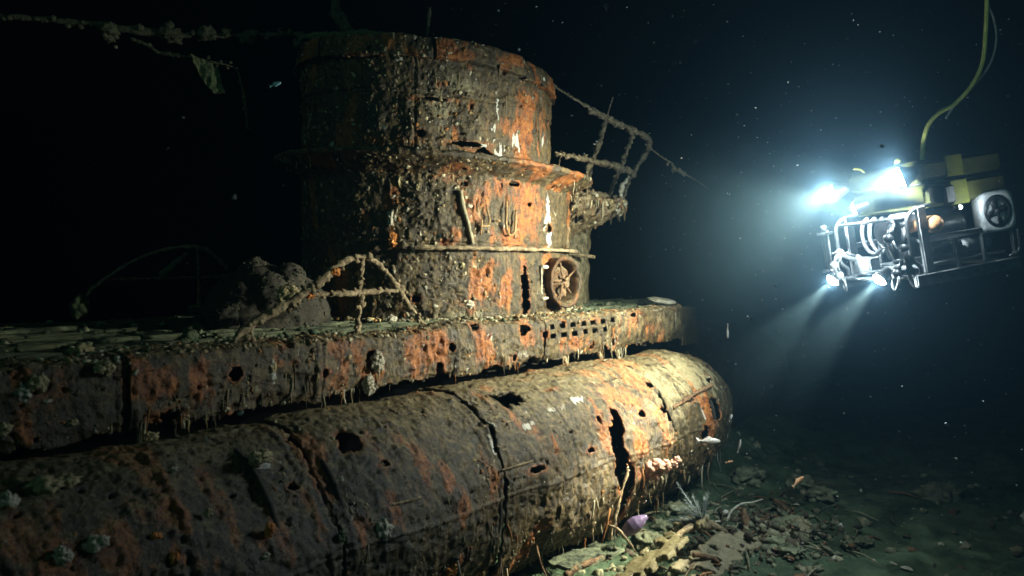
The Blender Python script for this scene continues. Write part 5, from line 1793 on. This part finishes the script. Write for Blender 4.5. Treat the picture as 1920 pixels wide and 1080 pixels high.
# ------------------------------------------------------------------ debris on the seabed
def slab(name, p0, p1, width, thick, mat, label, cat, seed=0, roll=0.0, holes_n=0, rag=.25, lift=0.0):
    p0, p1 = np.array(p0, float), np.array(p1, float)
    L = np.linalg.norm(p1 - p0)
    d_ = (p1 - p0) / L
    w = np.cross(d_, [0, 0, 1])
    w /= np.linalg.norm(w)
    u = np.cross(w, d_)
    w, u = w * math.cos(roll) + u * math.sin(roll), u * math.cos(roll) - w * math.sin(roll)
    nu_ = max(12, int(L / .02))
    nv_ = max(8, int(width / .02))
    S, T = np.meshgrid(np.linspace(0, L, nu_), np.linspace(-width / 2, width / 2, nv_), indexing='ij')
    Bp_ = p0 + S[..., None] * d_ + T[..., None] * (-w)
    P_ = Bp_.reshape(-1, 3).astype(np.float32)
    keep_ = np.ones(len(P_), bool)
    if holes_n:
        keep_ &= fbm(P_, holes_n, 3, seed) < .34
    e = np.minimum(np.minimum(S, L - S), np.minimum(T + width / 2, width / 2 - T)).ravel()
    keep_ &= e > rag * width * .5 * np.maximum(fbm(P_, 5, 3, seed + 3), 0)
    dd = .02 * fbm(P_, 4, 4, seed) + .012 * fbm(P_, 14, 3, seed + 1)
    wear_ = np.stack([.3 * sstep(noise(P_, 3, seed), 0, .5), np.zeros(len(P_)), np.zeros(len(P_)), .85 * np.ones(len(P_))], -1)
    V_, Q_, W_, N_ = sheet(Bp_, dd.reshape(nu_, nv_), keep_.reshape(nu_, nv_), wear_.reshape(nu_, nv_, 4), thick)
    # underside so that the slab is solid
    return tag(link(name, mesh_np(name, V_, Q_, None, mat, W_)), label, cat)


M_BEAM = wreck_material('debris_plate', ((0.06, 0.045, 0.02), (0.16, 0.12, 0.05), (0.26, 0.2, 0.09)), silt=(0.13, 0.105, 0.045), silt_amt=.7)
slab('perforated_beam', (7.074,4.630,-2.774), (9.099,4.539,-2.359), .46, .06, M_BEAM, 'ochre corroded hull beam with ragged holes lying on the seabed', 'debris', 4, .25, 3.2, .6)
slab('fallen_plate', (8.157,4.265,-2.816), (9.576,4.121,-2.645), .5, .05, M_CASE, 'dark torn plate beside the ochre beam', 'debris', 9, -.3, 3.0, .6)
slab('fallen_plate', (9.131,4.030,-2.830), (10.943,3.727,-2.810), .45, .05, M_CASE, 'dark plate leaning under rubble right of the hoop', 'debris', 14, -.5, 3.0, .6)
slab('fallen_plate', (6.911,5.139,-2.513), (7.826,4.976,-2.495), .5, .04, M_PLANK, 'green silted plate under the tank', 'debris', 19, .1, 2.6, .6)
a = Acc()
hp = [(8.447,4.542,-2.516), (8.741,4.500,-2.457), (9.184,4.437,-2.512), (9.508,4.360,-2.693), (9.654,4.340,-2.918), (9.628,4.371,-3.137)]
a.tube(hp, [.03, .04, .045, .04, .035, .03], 9, .02, .6, 12)
thing(a, 'curved_frame', M_RAIL, 'arched rib of rusted frame standing out of the debris', 'debris')
for k, (p, q, r, lb) in enumerate([((9.746,4.229,-2.850), (10.901,4.091,-2.854), .03, 'straight dark pipe lying right of the arched rib'), ((8.508,4.311,-2.655), (9.078,4.094,-2.926), .028, 'thin pipe lying below the arched rib'),
                                   ((9.522,3.560,-2.991), (10.260,3.296,-2.967), .03, 'short pipe lying at the bottom right of the debris'), ((11.228,4.009,-2.943), (12.646,3.554,-3.007), .05, 'long low log lying across the seabed at right'),
                                   ((9.863,4.244,-2.817), (10.133,4.390,-2.531), .05, 'dark upright stump behind the arched rib'), ((6.822,4.933,-2.549), (7.411,4.850,-2.518), .035, 'crusted pipe lying in the shadow under the tank'),
                                   ((11.356,4.481,-2.726), (11.404,4.110,-2.932), .04, 'dark branch lying behind the debris heap'), ((12.621,3.585,-3.023), (13.737,3.180,-3.111), .05, 'half buried log at the dark edge of the light')]):
    a = Acc()
    m_ = (np.array(p) + np.array(q)) / 2 + np.array([0, 0, .03])
    a.tube([p, m_, q], [r, r * 1.1, r * .8], 8, .025, .6, 10)
    thing(a, 'fallen_pipe', M_RAILDARK, lb, 'debris')
M_ROCK = simple_mat('silted_rock', (0.07, 0.075, 0.045), (0.26, 0.26, 0.16), 6, .95, 0, .9, .03, .2)
for k, (px, r, lb) in enumerate([((10.030,5.368,-2.850), .15, 'flat green rock beside the feather star'), ((9.425,5.242,-2.850), .13, 'low pale rock right of the purple sea squirt'), ((9.337,5.851,-2.850), .13, 'round dark rock touching the tank foot'),
                                 ((8.876,5.127,-2.850), .16, 'ribbed ochre rock next to the perforated beam'), ((10.832,4.050,-2.850), .22, 'weedy rock at the right end of the debris heap'), ((12.223,4.084,-2.850), .2, 'green rock in the dim light at right'),
                                 ((10.727,3.047,-2.850), .1, 'small dark rock alone on bare silt'), ((10.497,3.175,-2.850), .08, 'smaller dark stone left of the lone rock'), ((9.801,3.867,-2.850), .16, 'brown rock in the middle of the rubble'),
                                 ((9.711,4.578,-2.850), .12, 'crumbling rock inside the arched rib'), ((9.661,3.612,-2.850), .15, 'dark rock at the lower right of the rubble'), ((12.474,5.368,-2.850), .25, 'broad rock far back on the seabed'),
                                 ((13.031,4.697,-2.850), .2, 'rock far back below the orange fish'), ((13.657,2.784,-2.850), .3, 'barely lit mound at the far right seabed')]):
    a = Acc()
    a.blob((px[0], px[1], gz(px[0], px[1]) + r * .2), (r * 1.2, r, r * .6), .5, 1.8, 4, k * 5.3)
    thing(a, 'rock', M_ROCK, lb, 'rock', 'rocks on the seabed')
for k, (p, lb) in enumerate([((9.890,3.146,-2.850), 'white shell on bare silt, left of three'), ((10.172,2.779,-2.850), 'white shell on bare silt, middle of three'), ((10.056,2.529,-2.850), 'long white shell on bare silt, right of three'),
                             ((10.035,2.380,-2.850), 'broken white shell at the bottom edge'), ((11.423,4.171,-2.850), 'pale yellow shell on the weedy rock'), ((9.843,4.641,-2.850), 'bright shell inside the arched rib')]):
    a = Acc()
    r = .035 if k != 3 else .05
    a.lathe([(r, 0), (r * .9, r * .3), (r * .6, r * .55), (r * .2, r * .68), (0, r * .7)], 14, place(Matrix.Rotation(.5 * k, 4, 'Z') @ Matrix.Rotation(.35, 4, 'X') @ Matrix.Diagonal((1.5, .8, 1, 1)), (p[0], p[1], gz(p[0], p[1]) + (.12 if k > 3 else .02))))
    thing(a, 'shell', M_WHITE, lb, 'shell', 'shells on the seabed')
# loose rubble, uncountable
acc = Acc()
n = 5200
Px = np.stack([RNG.uniform(5.5, 15.5, n), RNG.uniform(1.5, 6.4, n), np.zeros(n)], -1)
w_ = np.exp(-((Px[:, 0] - 9.6) / 2.2) ** 2 - ((Px[:, 1] - 4.4) / 1.0) ** 2) * 1.0 + .10 + .5 * (Px[:, 1] > 4.9) * (Px[:, 0] < 11) + 0.25 * sstep(noise(Px, .9, 3), .1, .4)
Px = Px[RNG.random(n) < w_]
Px[:, 2] = GROUND(Px[:, 0:1], Px[:, 1:2])[:, 0]
RP = np.array([(0.13, 0.13, 0.08), (0.22, 0.21, 0.13), (0.10, 0.075, 0.05), (0.30, 0.27, 0.17), (0.2, 0.1, 0.05), (0.55, 0.52, 0.45)])
scatter(acc, Px, np.tile([0, 0, 1.], (len(Px), 1)), .012 + .085 * RNG.random(len(Px)) ** 4, 1, np.array([3, 3, 3, 1.6, 1, .2]), .7, RP)
heap = np.array((9.951,4.138,-2.817))
hp_ = heap + RNG.normal(size=(650, 3)) * np.array([.55, .4, .09])
hp_[:, 2] = np.maximum(hp_[:, 2], GROUND(hp_[:, 0:1], hp_[:, 1:2])[:, 0])
scatter(acc, hp_, np.tile([0, -.4, .9], (650, 1)), .015 + .07 * RNG.random(650) ** 3, 1, np.array([2, 2, 3, 2, 1, .2]), .7, RP)
for q in range(140):
    c = np.array([RNG.normal(9.9, 1.5), RNG.normal(4.5, .8), 0])
    c[2] = gz(c[0], c[1]) + .02
    d_ = RNG.normal(size=3) * np.array([1, 1, .15])
    d_ /= np.linalg.norm(d_)
    L = random.uniform(.08, .35)
    cc = RP[RNG.integers(0, 5)]
    acc.tube([c - d_ * L, c + np.array([0, 0, .03]), c + d_ * L], [.008, .014, .006], 5, .05, .6, 12, col=(*cc, 1))
tag(acc.build('seabed_rubble', M_CRUST, None, False), 'loose rubble and twigs of corroded metal strewn over the seabed', 'rubble', None, 'stuff')

# ------------------------------------------------------------------ drifting particles and the water itself
acc = Acc()
n = 5000
Ps = np.stack([RNG.uniform(2, 16, n), RNG.uniform(.4, 9, n), RNG.uniform(-2.6, 4.2, n)], -1)
nearhull = (Ps[:, 1] > 4.9) & (Ps[:, 0] < 12.7) & (Ps[:, 2] < 3.7)
Ps = Ps[~nearhull]
m1 = np.array([[1., 0, 0]])
scatter(acc, Ps, RNG.normal(size=(len(Ps), 3)) / 1.7, .0018 + .010 * RNG.random(len(Ps)) ** 6, 1, np.array([1.]), .8, np.array([(.7, .72, .7)]))
tag(acc.build('marine_snow', M_CRUST), 'pale specks of marine snow drifting in the lit water', 'particles', None, 'stuff')

m, nt, b = new_mat('water_haze')
nt.nodes.remove(b)
pv = nt.nodes.new('ShaderNodeVolumePrincipled')
pv.inputs['Color'].default_value = HAZE_COL
pv.inputs['Density'].default_value = HAZE_D
pv.inputs['Anisotropy'].default_value = HAZE_G
pv.inputs['Absorption Color'].default_value = HAZE_ABS
nt.links.new(pv.outputs['Volume'], nt.nodes['Material Output'].inputs['Volume'])
def glow_cloud(name, c, r, dens, label, ani=0.78):  # added volume that scatters a halo round the robot's lamps
    mm, n2, b2 = new_mat('lamp_glow_volume')
    n2.nodes.remove(b2)
    q = n2.nodes.new('ShaderNodeVolumePrincipled')
    q.inputs['Color'].default_value = (0.42, 0.74, 1.0, 1)
    tc = n2.nodes.new('ShaderNodeTexCoord')
    ln = n2.nodes.new('ShaderNodeVectorMath')
    ln.operation = 'LENGTH'
    n2.links.new(tc.outputs['Object'], ln.inputs[0])
    fall = mth(n2, 'POWER', mth(n2, 'SUBTRACT', 1.0, ln.outputs['Value'], clamp=True), 2.0)
    n2.links.new(mth(n2, 'MULTIPLY', fall, dens), q.inputs['Density'])
    q.inputs['Anisotropy'].default_value = ani
    n2.links.new(q.outputs['Volume'], n2.nodes['Material Output'].inputs['Volume'])
    ac = Acc()
    ac.blob((0, 0, 0), 1.0, .0, 1, 3)
    o = ac.build(name, mm, None, True, c)
    o.scale = (r, r, r)
    tag(o, label, 'silt cloud', None, 'stuff')


Rm = Matrix.Translation(ROV.location) @ ROV.rotation_euler.to_matrix().to_4x4() @ Matrix.Scale(.873, 4)
glow_cloud('glow_cloud', Rm @ Vector((1.2, -.2, .2)), 3.0, CL_BIG, 'wide faint added glow volume in front of the robot', 0.35)
glow_cloud('glow_cloud', Rm @ Vector((.95, -.47, .56)), .75, CL_SM, 'small dense added glow volume at the outer top lamp')
glow_cloud('glow_cloud', Rm @ Vector((1.0, -.68, -.66)), .42, CL_SM, 'small added glow volume at the outer bottom lamp')
glow_cloud('glow_cloud', Rm @ Vector((1.0, .32, -.66)), .42, CL_SM, 'small added glow volume at the inner bottom lamp')
glow_cloud('glow_cloud', Rm @ Vector((.90, .84, .59)), .75, CL_SM, 'small dense added glow volume at the inner top lamp')

a = Acc()
a.box((-62, -62, -5.0), (92, 92, 6.2))
tag(a.build('haze', m, None, False), 'dark blue deep sea water filling the whole scene', 'water', None, 'stuff')
